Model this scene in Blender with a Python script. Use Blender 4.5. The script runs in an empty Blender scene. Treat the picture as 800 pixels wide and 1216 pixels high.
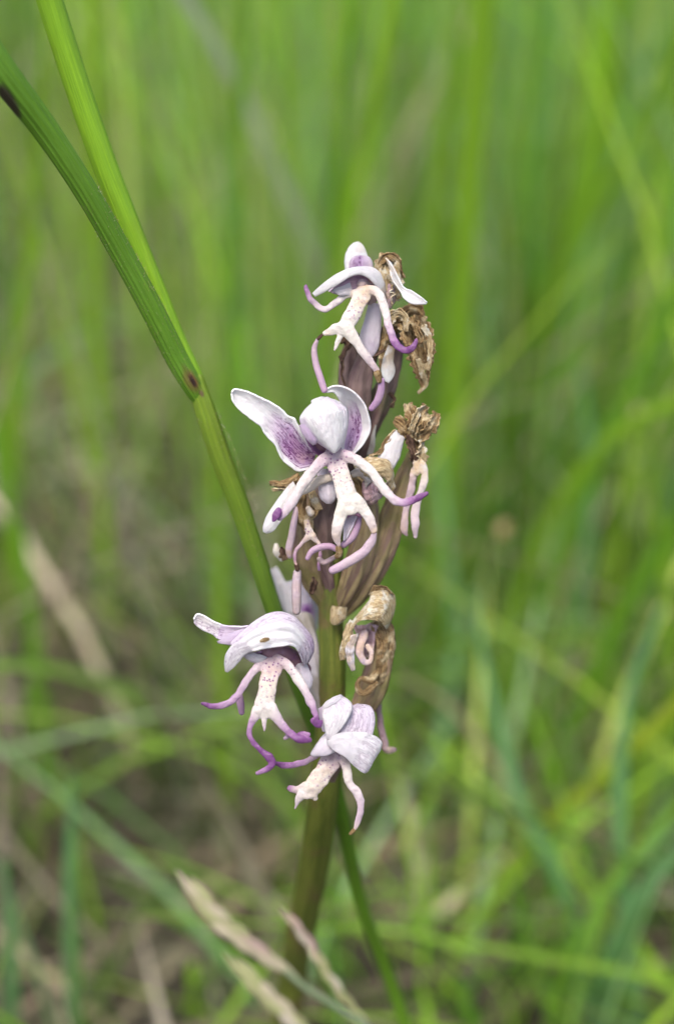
import bpy, math, random
import numpy as np
from mathutils import Vector, noise
R_ = math.radians
random.seed(7); rng = np.random.default_rng(7)
S = bpy.context.scene
COL = S.collection

# ---------------------------------------------------------------- camera
CAM_Z, PITCH, FD = 0.235, R_(30), 0.150
cam_d = bpy.data.cameras.new('camera'); cam = bpy.data.objects.new('camera', cam_d); COL.objects.link(cam)
cam.location = (0, -0.13, CAM_Z); cam.rotation_euler = (math.pi/2 - PITCH, 0, 0)
cam_d.sensor_fit = 'VERTICAL'; cam_d.sensor_height = 36; TV = 0.4053
cam_d.lens = 18/TV; cam_d.clip_start = 0.005; cam_d.clip_end = 200
cam_d.dof.use_dof = True; cam_d.dof.focus_distance = FD - 0.0075
cam_d.dof.aperture_fstop = cam_d.lens/5.6
S.camera = cam
# ---------------------------------------------------------------- light
SUN_EL, SUN_AZ = R_(70), R_(-150)            # azimuth measured clockwise from +Y
W = bpy.data.worlds.new('World'); S.world = W; W.use_nodes = True
sky = W.node_tree.nodes.new('ShaderNodeTexSky'); sky.sky_type = 'NISHITA'; sky.sun_disc = False
sky.sun_elevation = SUN_EL; sky.sun_rotation = SUN_AZ
sky.air_density = 1.0; sky.dust_density = 4.0; sky.ozone_density = 0.6
bg = W.node_tree.nodes['Background']; bg.inputs[1].default_value = 0.135
W.node_tree.links.new(sky.outputs[0], bg.inputs[0])
sun_d = bpy.data.lights.new('sun', 'SUN'); sun_d.energy = 1.75; sun_d.angle = R_(26); sun_d.color = (1, .965, .91)
sun = bpy.data.objects.new('sun', sun_d); COL.objects.link(sun)
sdir = Vector((math.sin(SUN_AZ)*math.cos(SUN_EL), math.cos(SUN_AZ)*math.cos(SUN_EL), math.sin(SUN_EL)))
sun.rotation_euler = sdir.to_track_quat('Z', 'Y').to_euler()
S.view_settings.view_transform = 'Standard'; S.view_settings.look = 'None'; S.view_settings.exposure = 0.9
S.render.engine = 'CYCLES'
S.cycles.use_denoising = True; S.cycles.max_bounces = 8; S.cycles.transmission_bounces = 6
S.cycles.sample_clamp_indirect = 6; S.cycles.use_adaptive_sampling = False

# ---------------------------------------------------------------- placing helpers
CO = np.array(cam.location); CF = np.array((0, math.cos(PITCH), -math.sin(PITCH)))
CR = np.array((1., 0, 0)); CU = np.array((0, math.sin(PITCH), math.cos(PITCH)))
K = TV/608
def toW(p):                                   # plant space (tenths of a millimetre at the flower) -> metres
    p = np.asarray(p, float).reshape(-1, 3)
    z = FD - p[:, 2]*1e-4
    return CO + z[:, None]*(CF + CR*((p[:, 0]-400)*K)[:, None] + CU*((608-p[:, 1])*K)[:, None])
def ground_d(px, py):                         # depth at which the ray meets the ground
    r = CF + CR*(px-400)*K + CU*(608-py)*K
    z = -(CAM_Z-0.001)/r[2]
    return (FD-z)*1e4
def spline(P, n):
    P = np.asarray(P, float)
    if len(P) == 2: return P[0] + (P[1]-P[0])*np.linspace(0, 1, n)[:, None]
    Q = np.vstack([2*P[0]-P[1], P, 2*P[-1]-P[-2]])
    seg = np.linalg.norm(np.diff(P[:, :min(3, P.shape[1])], axis=0), axis=1)+1e-6
    cum = np.r_[0, np.cumsum(seg)]; u = np.linspace(0, cum[-1], n)
    i = np.clip(np.searchsorted(cum, u, 'right')-1, 0, len(seg)-1)
    t = ((u-cum[i])/seg[i])[:, None]
    a, b, c, d = Q[i], Q[i+1], Q[i+2], Q[i+3]
    return .5*(2*b+(c-a)*t+(2*a-5*b+4*c-d)*t*t+(3*b-a-3*c+d)*t**3)
def grid_faces(nt, ns, wrap=False, off=0):
    i = np.arange(nt-1)[:, None]; j = np.arange(ns if wrap else ns-1)[None]
    j2 = (j+1) % ns
    return (np.stack([i*ns+j, i*ns+j2, (i+1)*ns+j2, (i+1)*ns+j], -1).reshape(-1, 4)+off).tolist()
def nz(p, sc, seed=0):
    return np.array([noise.noise_vector(Vector((a[0]*sc+seed*7.3, a[1]*sc+seed*3.1, a[2]*sc))) for a in p])
def mkobj(name, v, f, mat, parent=None, tint=None, uv=None, smooth=True, solid=0, world=False):
    me = bpy.data.meshes.new(name)
    me.from_pydata((v if world else toW(v)).tolist(), [], f if isinstance(f, list) else f.tolist())
    if tint is not None:
        a = me.color_attributes.new('tint', 'FLOAT_COLOR', 'POINT')
        c = np.ones((len(v), 4)); c[:, :3] = tint; a.data.foreach_set('color', c.ravel())
    if uv is not None:
        a = me.attributes.new('st', 'FLOAT_VECTOR', 'POINT')
        c = np.zeros((len(v), 3)); c[:, :2] = uv; a.data.foreach_set('vector', c.ravel())
    if smooth: me.polygons.foreach_set('use_smooth', [True]*len(me.polygons))
    me.materials.append(mat); me.update()
    o = bpy.data.objects.new(name, me); COL.objects.link(o)
    if solid:
        m = o.modifiers.new('thickness', 'SOLIDIFY'); m.thickness = solid; m.offset = 0
    if parent: o.parent = parent
    return o
def thing(name, label, cat, at=(0, 0, 0), group=None):
    o = bpy.data.objects.new(name, None); COL.objects.link(o); o.location = at; o.empty_display_size = .01
    o['label'] = label; o['category'] = cat
    if group: o['group'] = group
    bpy.context.view_layer.update()
    return o
def put(o, parent):
    o.parent = parent; o.matrix_parent_inverse = parent.matrix_world.inverted() if parent.type == 'EMPTY' else parent.matrix_parent_inverse
    return o

# ---------------------------------------------------------------- materials
class N:
    def __init__(s, name):
        s.m = bpy.data.materials.new(name); s.m.use_nodes = True; s.t = s.m.node_tree; s.t.nodes.clear()
        s.out = s.t.nodes.new('ShaderNodeOutputMaterial')
    def n(s, k, **kw):
        x = s.t.nodes.new('ShaderNode'+k)
        for a, b in kw.items(): setattr(x, a, b)
        return x
    def set(s, sock, v):
        if hasattr(v, 'is_linked') or isinstance(v, bpy.types.NodeSocket): s.t.links.new(v, sock)
        else: sock.default_value = v
    def math(s, op, a, b=0, c=None, clamp=False):
        x = s.n('Math', operation=op, use_clamp=clamp); s.set(x.inputs[0], a); s.set(x.inputs[1], b)
        if c is not None: s.set(x.inputs[2], c)
        return x.outputs[0]
    def mix(s, f, a, b, bt='MIX'):
        x = s.n('Mix', data_type='RGBA', blend_type=bt); s.set(x.inputs[0], f); s.set(x.inputs[6], a); s.set(x.inputs[7], b)
        return x.outputs[2]
    def noise(s, vec, sc, det=3, ro=.55, dist=0):
        x = s.n('TexNoise'); s.set(x.inputs['Vector'], vec); x.inputs['Scale'].default_value = sc
        x.inputs['Detail'].default_value = det; x.inputs['Roughness'].default_value = ro; x.inputs['Distortion'].default_value = dist
        return x.outputs[0]
    def ramp(s, f, lo, hi):
        x = s.n('MapRange', interpolation_type='SMOOTHSTEP'); s.set(x.inputs[0], f); x.inputs[1].default_value = lo; x.inputs[2].default_value = hi
        return x.outputs[0]
    def attr(s, name): return s.n('Attribute', attribute_name=name)
    def obj(s): return s.n('TexCoord').outputs['Object']
    def scale(s, v, xyz):
        x = s.n('Mapping'); s.set(x.inputs[0], v); x.inputs['Scale'].default_value = xyz; return x.outputs[0]
    def surf(s, col, rough=.5, spec=.3, trans=0, tcol=None, bump=None, bd=.0001, bs=.4, sss=0, coat=0):
        p = s.n('BsdfPrincipled'); s.set(p.inputs['Base Color'], col); s.set(p.inputs['Roughness'], rough); p.inputs['Specular IOR Level'].default_value = spec
        if sss:
            p.inputs['Subsurface Weight'].default_value = sss; p.inputs['Subsurface Radius'].default_value = (1, .85, .8); p.inputs['Subsurface Scale'].default_value = .0003
        if bump is not None:
            b = s.n('Bump'); s.set(b.inputs['Height'], bump); b.inputs['Distance'].default_value = bd; b.inputs['Strength'].default_value = bs
            s.t.links.new(b.outputs[0], p.inputs['Normal'])
        o = p.outputs[0]
        if trans:
            q = s.n('BsdfTranslucent'); s.set(q.inputs[0], tcol if tcol is not None else col)
            x = s.n('MixShader'); x.inputs[0].default_value = trans; s.t.links.new(o, x.inputs[1]); s.t.links.new(q.outputs[0], x.inputs[2]); o = x.outputs[0]
        s.t.links.new(o, s.out.inputs[0]); return s.m
def c4(*c): return (*c, 1)

def mat_flower(name, white, sheet):
    a = N(name); o = a.obj(); t = a.n('SeparateColor'); a.set(t.inputs[0], a.attr('tint').outputs['Color'])
    lil, spt, tan = t.outputs
    st = a.attr('st').outputs['Vector']
    n1 = a.noise(o, 420, 3)
    base = a.mix(a.math('MULTIPLY', n1, .22), white, c4(.78, .70, .82))
    f = a.math('ADD', a.math('MULTIPLY', lil, 1.15), a.math('MULTIPLY', a.math('SUBTRACT', n1, .5), a.math('MULTIPLY', lil, .8)), clamp=True)
    cr = a.n('ValToRGB'); a.set(cr.inputs[0], f); e = cr.color_ramp.elements
    e[0].color = c4(1, 1, 1); e[1].color = c4(.27, .09, .35)
    for pos, c in ((.14, (.96, .93, .97)), (.34, (.84, .72, .88)), (.62, (.62, .43, .70)), (.85, (.45, .22, .54))):
        x = cr.color_ramp.elements.new(pos); x.color = c4(*c)
    base = a.mix(1, base, cr.outputs[0], 'MULTIPLY')
    # tan ageing
    base = a.mix(a.math('MULTIPLY', tan, a.ramp(a.noise(o, 900, 4), .25, .6)), base, c4(.52, .35, .15))
    base = a.mix(a.ramp(a.math('ADD', tan, a.math('MULTIPLY', a.noise(o, 1500, 2), .5)), 1.1, 1.45), base, c4(.16, .08, .04))
    # spots
    v = a.n('TexVoronoi'); a.set(v.inputs['Vector'], o); v.inputs['Scale'].default_value = 2500 if not sheet else 1900
    v.inputs['Randomness'].default_value = 1
    keep = a.ramp(a.noise(o, 1300, 1), .4, .52)
    dots = a.math('MULTIPLY', a.ramp(v.outputs['Distance'], .38, .18), keep)
    if sheet:
        # veins run along the petal: narrow across, long along it
        w = a.noise(a.scale(st, (24, 2.6, 1)), 1, 4, .62, .7)
        w2 = a.noise(a.scale(st, (34, 9, 1)), 1, 2)
        veins = a.math('MULTIPLY', a.ramp(w, .47, .56), a.ramp(w2, .34, .52))
        dots = a.math('MAXIMUM', dots, veins)
    base = a.mix(a.math('MULTIPLY', dots, spt, clamp=True), base, c4(.15, .035, .15))
    if sheet: base = a.mix(a.math('MULTIPLY', a.ramp(a.noise(o, 1500, 4, .7), .52, .72), .3), base, a.mix(1, base, c4(.62, .48, .66), 'MULTIPLY'))
    else: base = a.mix(a.math('MULTIPLY', a.ramp(a.noise(o, 1900, 4, .7), .5, .68), a.math('ADD', a.math('MULTIPLY', spt, .55), .2)), base, c4(.34, .22, .3))
    fine = a.noise(a.scale(st, (60, 6, 1)), 1, 3) if sheet else a.noise(o, 2600, 3)
    base = a.mix(a.math('MULTIPLY', fine, .3), base, a.mix(1, base, c4(.7, .64, .7), 'MULTIPLY'))
    return a.surf(base, .48, .4, .05, None, a.math('ADD', fine, a.math('MULTIPLY', n1, .6)), .0004 if sheet else .0002, .8 if sheet else .5, sss=.35)
M_petal = mat_flower('petal_tissue', c4(.87, .87, .83), True)
M_lip = mat_flower('lip_tissue', c4(.58, .55, .46), False)

def mat_wither(name, a1, a2, a3, sc=700):
    a = N(name); o = a.obj(); st = a.attr('st').outputs['Vector']
    f = a.noise(a.scale(st, (26, 4, 1)), 1, 5, .65, .8)
    g = a.noise(o, sc, 4, .6)
    c = a.mix(a.ramp(f, .38, .64), a1, a2)
    c = a.mix(a.ramp(g, .48, .68), c, a3)
    c = a.mix(a.ramp(a.noise(o, 2200, 3), .55, .75), c, a.mix(1, c, c4(.45, .38, .32), 'MULTIPLY'))
    return a.surf(c, .75, .12, .06, None, a.math('ADD', f, a.math('MULTIPLY', g, .8)), .0004, .9, sss=.2)
M_brown = mat_wither('withered_tissue', c4(.16, .09, .045), c4(.46, .32, .15), c4(.68, .55, .34))
M_tan = mat_wither('withered_cream_tissue', c4(.42, .29, .15), c4(.68, .56, .34), c4(.8, .76, .64))
M_dark = mat_wither('withered_dark_tissue', c4(.07, .04, .03), c4(.17, .1, .07), c4(.3, .2, .12))
M_pink = mat_wither('withered_pink_tissue', c4(.42, .26, .28), c4(.62, .45, .5), c4(.66, .52, .42))

def mat_ovary(name, c1, c2, c3):
    a = N(name); o = a.obj(); st = a.attr('st').outputs['Vector']
    f = a.noise(a.scale(st, (7, .7, 1)), 1, 4, .6, .3)
    g = a.noise(a.scale(st, (40, 9, 1)), 1, 4, .6)
    c = a.mix(a.ramp(f, .38, .6), c1, c2); c = a.mix(a.ramp(a.noise(o, 260, 3), .48, .66), c, c3)
    c = a.mix(a.math('MULTIPLY', a.ramp(g, .5, .7), .45), c, a.mix(1, c, c4(.5, .42, .4), 'MULTIPLY'))
    return a.surf(c, .5, .35, 0, None, g, .00025, .6, sss=.15)
M_ovp = mat_ovary('purple_ovary_skin', c4(.13, .075, .075), c4(.21, .14, .12), c4(.15, .12, .07))
M_ovt = mat_ovary('tan_ovary_skin', c4(.2, .125, .09), c4(.33, .25, .12), c4(.22, .18, .07))
M_ovg = mat_ovary('grey_ovary_skin', c4(.4, .34, .38), c4(.5, .46, .47), c4(.34, .3, .25))
M_stem = mat_ovary('orchid_stem_skin', c4(.085, .11, .012), c4(.14, .16, .022), c4(.13, .10, .03))

def mat_blade(name, trans=.45, vein=1., dry=0):
    a = N(name); o = a.obj(); col = a.attr('tint').outputs['Color']; st = a.attr('st').outputs['Vector']
    rib = a.noise(a.scale(st, (22 if vein == 1 else 46, 1.5 if vein == 1 else .5, 1)), 1, 3, .6)
    c = a.mix(a.math('MULTIPLY', a.ramp(rib, .4, .62), .5*vein), col, a.mix(1, col, c4(1.55, 1.4, 1.3), 'MULTIPLY'))
    c = a.mix(a.math('MULTIPLY', a.ramp(a.noise(o, 130, 4), .5, .75), .35), c, a.mix(1, c, c4(.85, .62, .5), 'MULTIPLY'))
    return a.surf(c, .42, .4, trans, a.mix(1, c, c4(1.25, 1.35, .7) if not dry else c4(1, .95, .85), 'MULTIPLY'), rib, .0003, .7)
M_blade = mat_blade('grass_blade', .48)
M_dry = mat_blade('dry_grass_blade', .25, dry=1)
M_culm = mat_blade('grass_culm_skin', .12, 1.3)

a = N('soil'); o = a.obj()
g1 = a.noise(o, 28, 6, .65); g2 = a.noise(o, 160, 5, .6)
c = a.mix(a.ramp(g1, .35, .65), c4(.05, .045, .035), c4(.12, .105, .08))
c = a.mix(a.ramp(g2, .5, .7), c, c4(.23, .2, .15)); c = a.mix(a.ramp(a.noise(o, 9, 3), .5, .7), c, c4(.06, .085, .03))
M_soil = a.surf(c, .95, .1, 0, None, a.math('ADD', g1, g2), .01, .8)

# ---------------------------------------------------------------- shape builders
def axis_frames(P):
    T = np.gradient(P, axis=0); T /= np.linalg.norm(T, axis=1)[:, None]+1e-9
    V = np.array((0, 0, 1.))
    Nn = V-(T@V)[:, None]*T
    l = np.linalg.norm(Nn, axis=1)
    bad = l < .15
    Nn[bad] = np.array((0.3, -1, 0))-(T[bad]@np.array((0.3, -1, 0)))[:, None]*T[bad]
    Nn /= np.linalg.norm(Nn, axis=1)[:, None]+1e-9
    return T, Nn, np.cross(T, Nn)
def tube_mesh(pts, step=1.6, na=16, flat=.85, rib=0, nrib=6, twist=0, wob=0, seed=0):
    """pts rows: x, y, d, r.  Rounded ends.  Returns verts, faces, (s,t)."""
    P = np.asarray(pts, float); L = np.linalg.norm(np.diff(P[:, :3], axis=0), axis=1).sum()
    n = max(6, int(L/step)); Q = spline(P, n); C, r = Q[:, :3], np.maximum(Q[:, 3], .25)
    T, Nn, B = axis_frames(C)
    # round ends
    ex = [0.95, .8, .55, .28]
    C2 = np.vstack([[C[0]-T[0]*r[0]*e for e in ex], C, [C[-1]+T[-1]*r[-1]*e for e in ex[::-1]]])
    k = [math.sqrt(max(0, 1-e*e)) for e in ex]
    r2 = np.r_[[r[0]*x for x in k], r, [r[-1]*x for x in k[::-1]]]
    ix = np.r_[[0]*4, np.arange(n), [n-1]*4]
    A = np.linspace(0, 2*np.pi, na, endpoint=False)
    tt = np.linspace(0, 1, len(C2))
    ang = A[None]+twist*tt[:, None]
    rr = r2[:, None]*(1+rib*np.cos(nrib*ang))
    v = C2[:, None]+rr[..., None]*(np.cos(A)[None, :, None]*B[ix][:, None]+flat*np.sin(A)[None, :, None]*Nn[ix][:, None])
    v = v.reshape(-1, 3)
    if wob: v = v+nz(v, .09, seed)*wob
    f = grid_faces(len(C2), na, True)
    f.append(list(range(na))[::-1]); f.append(list(range(len(v)-na, len(v))))
    st = np.stack([np.tile((A+0)/(2*np.pi), len(C2)), np.repeat(tt*L/60, na)], 1)
    st[:, 0] = np.abs(st[:, 0]-.5)*2+np.repeat(twist*tt/6.28, na)
    return v, f, st
def tube(name, pts, mat, parent, tint=None, **kw):
    v, f, st = tube_mesh(pts, **kw)
    if tint is None: tint = (0, 0, 0)
    if callable(tint):
        t = np.clip(st[:, 1]/max(st[:, 1].max(), 1e-6), 0, 1); tn = np.array([tint(x) for x in t])
    else: tn = np.tile(tint, (len(v), 1))
    return mkobj(name, v, f, mat, parent, tn, st)
def loft(name, L, Rr, mat, parent, bulge=0, tint=(0, 0, 0), ns=17, step=1.6, rip=.6, curl=0, thick=2.0, crump=0, seed=0, fold=0, cs=.06, prof=None):
    L = np.asarray(L, float); Rr = np.asarray(Rr, float)
    ln = max(np.linalg.norm(np.diff(L, axis=0), axis=1).sum(), np.linalg.norm(np.diff(Rr, axis=0), axis=1).sum())
    nt = max(10, int(ln/step)); A = spline(L, nt); B = spline(Rr, nt)
    s = np.linspace(0, 1, ns); t = np.linspace(0, 1, nt)
    G = A[:, None]*(1-s)[None, :, None]+B[:, None]*s[None, :, None]
    wd = np.linalg.norm(B-A, axis=1); wd = wd/max(wd.max(), 1e-6)
    pr = 4*s*(1-s) if prof is None else prof(s)
    z = bulge*wd[:, None]**.8*pr[None]-curl*wd[:, None]*np.abs(2*s-1)[None]**5
    if fold: z = z+fold*wd[:, None]*np.sin(s*9+t[:, None]*3+seed)[...]*pr[None]**.5
    G[..., 2] += z
    v = G.reshape(-1, 3)
    m = np.repeat(np.clip(wd, .25, 1), ns)[:, None]
    if rip:
        v = v+nz(v, .045, seed)*rip*2.4*m+nz(v, .16, seed+2)*rip*1.0*m
        v[:, 2] += rip*.55*np.sin(np.tile(s, nt)*21+nz(v, .04, seed+6)[:, 1]*6)*m[:, 0]
    if crump:
        q = nz(v, .05, seed+3)[:, 0]; v = v.copy(); v[:, 2] += crump*.42*np.sin(np.tile(s, nt)*ns*.9+q*7)*m[:, 0]
        a = nz(v, cs, seed); b = nz(v, cs*2.4, seed+5); c = nz(v, cs*5, seed+9)
        rdg = (1-2*np.abs(b))
        v = v+crump*m*(a*1.2+np.stack([b[:, 1]*.6, b[:, 0]*.6, rdg[:, 2]*1.3], 1)+c*.45)
    ss = np.tile(s, nt); tt = np.repeat(t, ns)
    tn = np.array([tint(x, y) for x, y in zip(ss, tt)]) if callable(tint) else np.tile(tint, (len(v), 1))
    st = np.stack([ss*(.4+.6*1), tt*ln/60], 1)
    return mkobj(name, v, grid_faces(nt, ns), mat, parent, tn, st, solid=thick*1e-4)
def lip(name, limbs, parent, voxel=.8, mat=None, seed=0):
    """limbs: (pts rows x,y,d,r ; tint rows lil,spot,tan at start,..,end ; flat). One continuous surface."""
    V, F, SK, ST, SR = [], [], [], [], []
    off = 0
    for pts, tints, flat in limbs:
        pts = [(*q[:3], q[3]*(.93 if i < len(pts)-1 else .66)) for i, q in enumerate(pts)]
        v, f, st = tube_mesh(pts, flat=flat*.6, na=20)
        V.append(v); F += [[i+off for i in q] for q in f]; off += len(v)
        Q = spline(pts, 24); T = np.asarray(tints, float)
        ti = np.stack([np.interp(np.linspace(0, 1, 24), np.linspace(0, 1, len(T)), T[:, k]) for k in range(3)], 1)
        if len(SK) and len(pts) > 3: ti[:, 0] = np.minimum(1, ti[:, 0]*1.2+.05*np.linspace(0, 1, 24))
        SK.append(Q[:, :3]); ST.append(ti); SR.append(Q[:, 3])
    V = np.vstack(V)
    me = bpy.data.meshes.new('t'); me.from_pydata(V.tolist(), [], F)
    ob = bpy.data.objects.new('t', me); COL.objects.link(ob)
    m = ob.modifiers.new('r', 'REMESH'); m.mode = 'VOXEL'; m.voxel_size = voxel
    ev = ob.evaluated_get(bpy.context.evaluated_depsgraph_get()); em = ev.to_mesh()
    n = len(em.vertices); v = np.empty(n*3); em.vertices.foreach_get('co', v); v = v.reshape(-1, 3)
    f = [list(p.vertices) for p in em.polygons]
    e = np.empty(len(em.edges)*2, int); em.edges.foreach_get('vertices', e); e = e.reshape(-1, 2)
    ev.to_mesh_clear(); bpy.data.objects.remove(ob); bpy.data.meshes.remove(me)
    deg = np.bincount(e.ravel(), minlength=n)[:, None]
    for _ in range(7):
        a = np.zeros_like(v); np.add.at(a, e[:, 0], v[e[:, 1]]); np.add.at(a, e[:, 1], v[e[:, 0]])
        v = v*.4+.6*a/deg
    SK, ST, SR = np.vstack(SK), np.vstack(ST), np.r_[tuple(SR)]
    tn = np.zeros((n, 3))
    for i in range(0, n, 4000):
        d2 = ((v[i:i+4000, None]-SK[None])**2).sum(-1)/(SR**2)[None]
        w = np.exp(-d2*1.1)+1e-9; tn[i:i+4000] = (w@ST)/w.sum(1)[:, None]
    v = v+nz(v, .11, seed)*1.1+nz(v, .3, seed+4)*.3
    return mkobj(name, v, f, mat or M_lip, parent, tn, v[:, :2]/60)

# ================================================================= THE ORCHID
base = toW([(300, 1900, ground_d(300, 1900))])[0]
ORX = thing('orchid', 'fading pink and white orchid spike with long purple tipped lobes and brown withered blooms', 'orchid', (0, 0, 0))
gd = ground_d(300, 1900)
tube('stem', [(440, 470, -15, 9), (418, 520, -8, 12), (398, 600, -6, 14), (392, 700, -4, 14), (394, 800, -10, 16), (389, 900, -35, 18), (382, 960, -70, 18.5), (372, 1030, -160, 18), (356, 1110, -290, 17.5),
              (345, 1180, -420, 17), (325, 1350, -560, 17), (300, 1900, gd, 20)], M_stem, ORX, step=5, na=28, rib=.03, nrib=7, twist=.6)

def ovary(pts, mat, seed=0, wob=.8):
    return tube('ovary', pts, mat, ORX, step=2, na=30, rib=.13, nrib=6, twist=1.6, flat=.8, wob=wob, seed=seed)
ovary([(447, 392, 20, 7), (437, 420, 24, 11), (428, 450, 26, 14), (424, 485, 22, 14), (420, 520, 12, 10), (412, 560, 4, 7)], M_ovp, 1)
ovary([(472, 385, 8, 6), (470, 415, 8, 9), (463, 445, 8, 11), (452, 475, 6, 12), (440, 505, 2, 10), (425, 545, -4, 8)], M_ovp, 2)
ovary([(420, 400, 2, 7), (414, 430, 4, 11), (414, 460, 6, 12), (420, 500, 2, 10), (410, 545, 0, 7)], M_ovp, 3)
ovary([(492, 540, 0, 8), (480, 575, 4, 13), (464, 620, 6, 16), (448, 665, 6, 15), (426, 705, 0, 11), (400, 738, -14, 4)], M_ovt, 4)
ovary([(428, 570, 22, 10), (436, 610, 22, 14), (430, 650, 20, 15), (420, 685, 14, 14), (408, 712, 4, 9), (396, 738, -10, 3)], M_ovt, 5)
ovary([(400, 560, 22, 10), (386, 590, 24, 14), (382, 625, 22, 14), (384, 660, 14, 10), (392, 700, 4, 6)], M_ovp, 6)
ovary([(362, 590, 22, 8), (360, 620, 22, 13), (364, 655, 18, 16), (372, 690, 6, 12), (388, 728, -10, 4)], M_ovt, 7)
ovary([(452, 745, 16, 11), (450, 785, 14, 15), (440, 820, 10, 16), (425, 850, 4, 12), (402, 890, -6, 7)], M_ovt, 8)
ovary([(362, 735, -20, 9), (369, 770, -16, 9.5), (373, 805, -14, 9), (382, 845, -14, 7)], M_ovg, 9)
ovary([(412, 880, 28, 7), (402, 900, 10, 8), (394, 925, -14, 5)], M_ovp, 11)

Z = (0, 0, 0)
def T3(a, b, c): return (a, b, c)
def flower(col_pts, tint=(.95, .2, .3), mat=None):
    f = tube('flower', col_pts, mat or M_lip, ORX, tint=tint, step=1.5, na=18)
    return f

def lobe(pts, par, mat=None, seed=0, roll=0, turn=.8, pleat=.3, curl=.5, ns=22, name='crumpled_petal', thick=1.0):
    """A dried petal: long sheet, pleated along its length, with rolled frayed edges."""
    P = np.asarray(pts, float); L = np.linalg.norm(np.diff(P[:, :3], axis=0), axis=1).sum(); n = max(14, int(L/1.3))
    Q = spline(P, n); C = Q[:, :3]; T, Nn, B = axis_frames(C); t = np.linspace(0, 1, n); s = np.linspace(-1, 1, ns)
    rn = np.array([noise.noise(Vector((x*3, seed*3.7, 0))) for x in t])
    a = roll+turn*(t-.5)*2+rn*1.2
    D = B*np.cos(a)[:, None]+Nn*np.sin(a)[:, None]; E = Nn*np.cos(a)[:, None]-B*np.sin(a)[:, None]
    w = Q[:, 3]
    G = np.zeros((n, ns, 3))
    for i in range(n):
        for j in range(ns):
            x = s[j]; ph = noise.noise(Vector((x*1.5, t[i]*2.2, seed*1.9)))
            fr = 1+.9*abs(x)**3*noise.noise(Vector((t[i]*L/4, x, seed)))
            rd = 1-2*abs(noise.noise(Vector((x*3.1+seed, t[i]*L/26, 5.5))))
            rf = 1-2*abs(noise.noise(Vector((x*7+seed, t[i]*L/12, 2.5))))
            off = w[i]*(pleat*(rd-.5)*1.5+.2*rf+curl*(abs(x)**2.2)*(1 if seed % 2 else -1)*.6+.35*ph)
            G[i, j] = C[i]+D[i]*x*w[i]*fr*.95+E[i]*off
    v = G.reshape(-1, 3); v = v+nz(v, .3, seed)*.4
    st = np.stack([np.tile((s+1)/2, n), np.repeat(t*L/60, ns)], 1)
    return mkobj(name, v, grid_faces(n, ns), mat or M_brown, par, np.zeros((len(v), 3)), st, solid=thick*1e-4)

def ridge(pts, par, mat=None, seed=0, wob=2.0, flat=.6):
    return lobe([(*q[:3], q[3]*1.2) for q in pts], par, mat, seed, seed*.4, .9, pleat=.35, ns=10, thick=1.4)

# ---- flower 1: top
F1 = flower([(440, 355, 44, 8), (436, 345, 50, 9), (430, 338, 58, 7)], (.35, .3, .35))
loft('sepal', [(411, 326, 30), (410, 310, 30), (413, 297, 30), (419, 290, 30), (424, 288, 30)], [(438, 326, 30), (436, 306, 31), (433, 296, 31), (429, 290, 30), (425, 288, 30)], M_petal, F1, 6,
     lambda s, t: (.03, 0, .3*(t > .6)*s), seed=1)
loft('petal', [(414, 327, 42), (415, 313, 42), (420, 306, 42), (427, 304, 42)], [(444, 327, 38), (442, 314, 38), (438, 306, 39), (431, 304, 41)], M_petal, F1, 4,
     lambda s, t: (.3+.3*(1-abs(2*s-.8)), .7*(s < .6), .1), seed=2)
loft('hood', [(371, 349, 74), (384, 337, 76), (400, 326, 74), (416, 319, 68), (431, 317, 62), (444, 319, 58), (453, 328, 54), (457, 342, 52), (455, 357, 50)],
     [(374, 352, 76), (388, 345, 80), (402, 337, 82), (414, 329, 80), (426, 326, 74), (436, 329, 70), (444, 337, 66), (450, 347, 60), (454, 358, 52)], M_petal, F1, 3, lambda s, t: (.04, .1, .05+.5*(t > .85)), rip=.3, curl=1.5, seed=3)
loft('hood_lining', [(390, 346, 62), (404, 334, 60), (420, 325, 52), (436, 326, 46), (450, 340, 44)], [(397, 348, 66), (410, 352, 62), (426, 352, 50), (440, 352, 42), (452, 356, 44)], M_petal, F1, -8, lambda s, t: (.38+.3*t, .25, .15+.7*(t > .75)), seed=4)
loft('petal', [(394, 345, 72), (404, 341, 70), (416, 336, 62)], [(395, 346, 72), (405, 351, 72), (420, 350, 64)], M_petal, F1, 2, (.14, 0, .1), seed=5)
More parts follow.
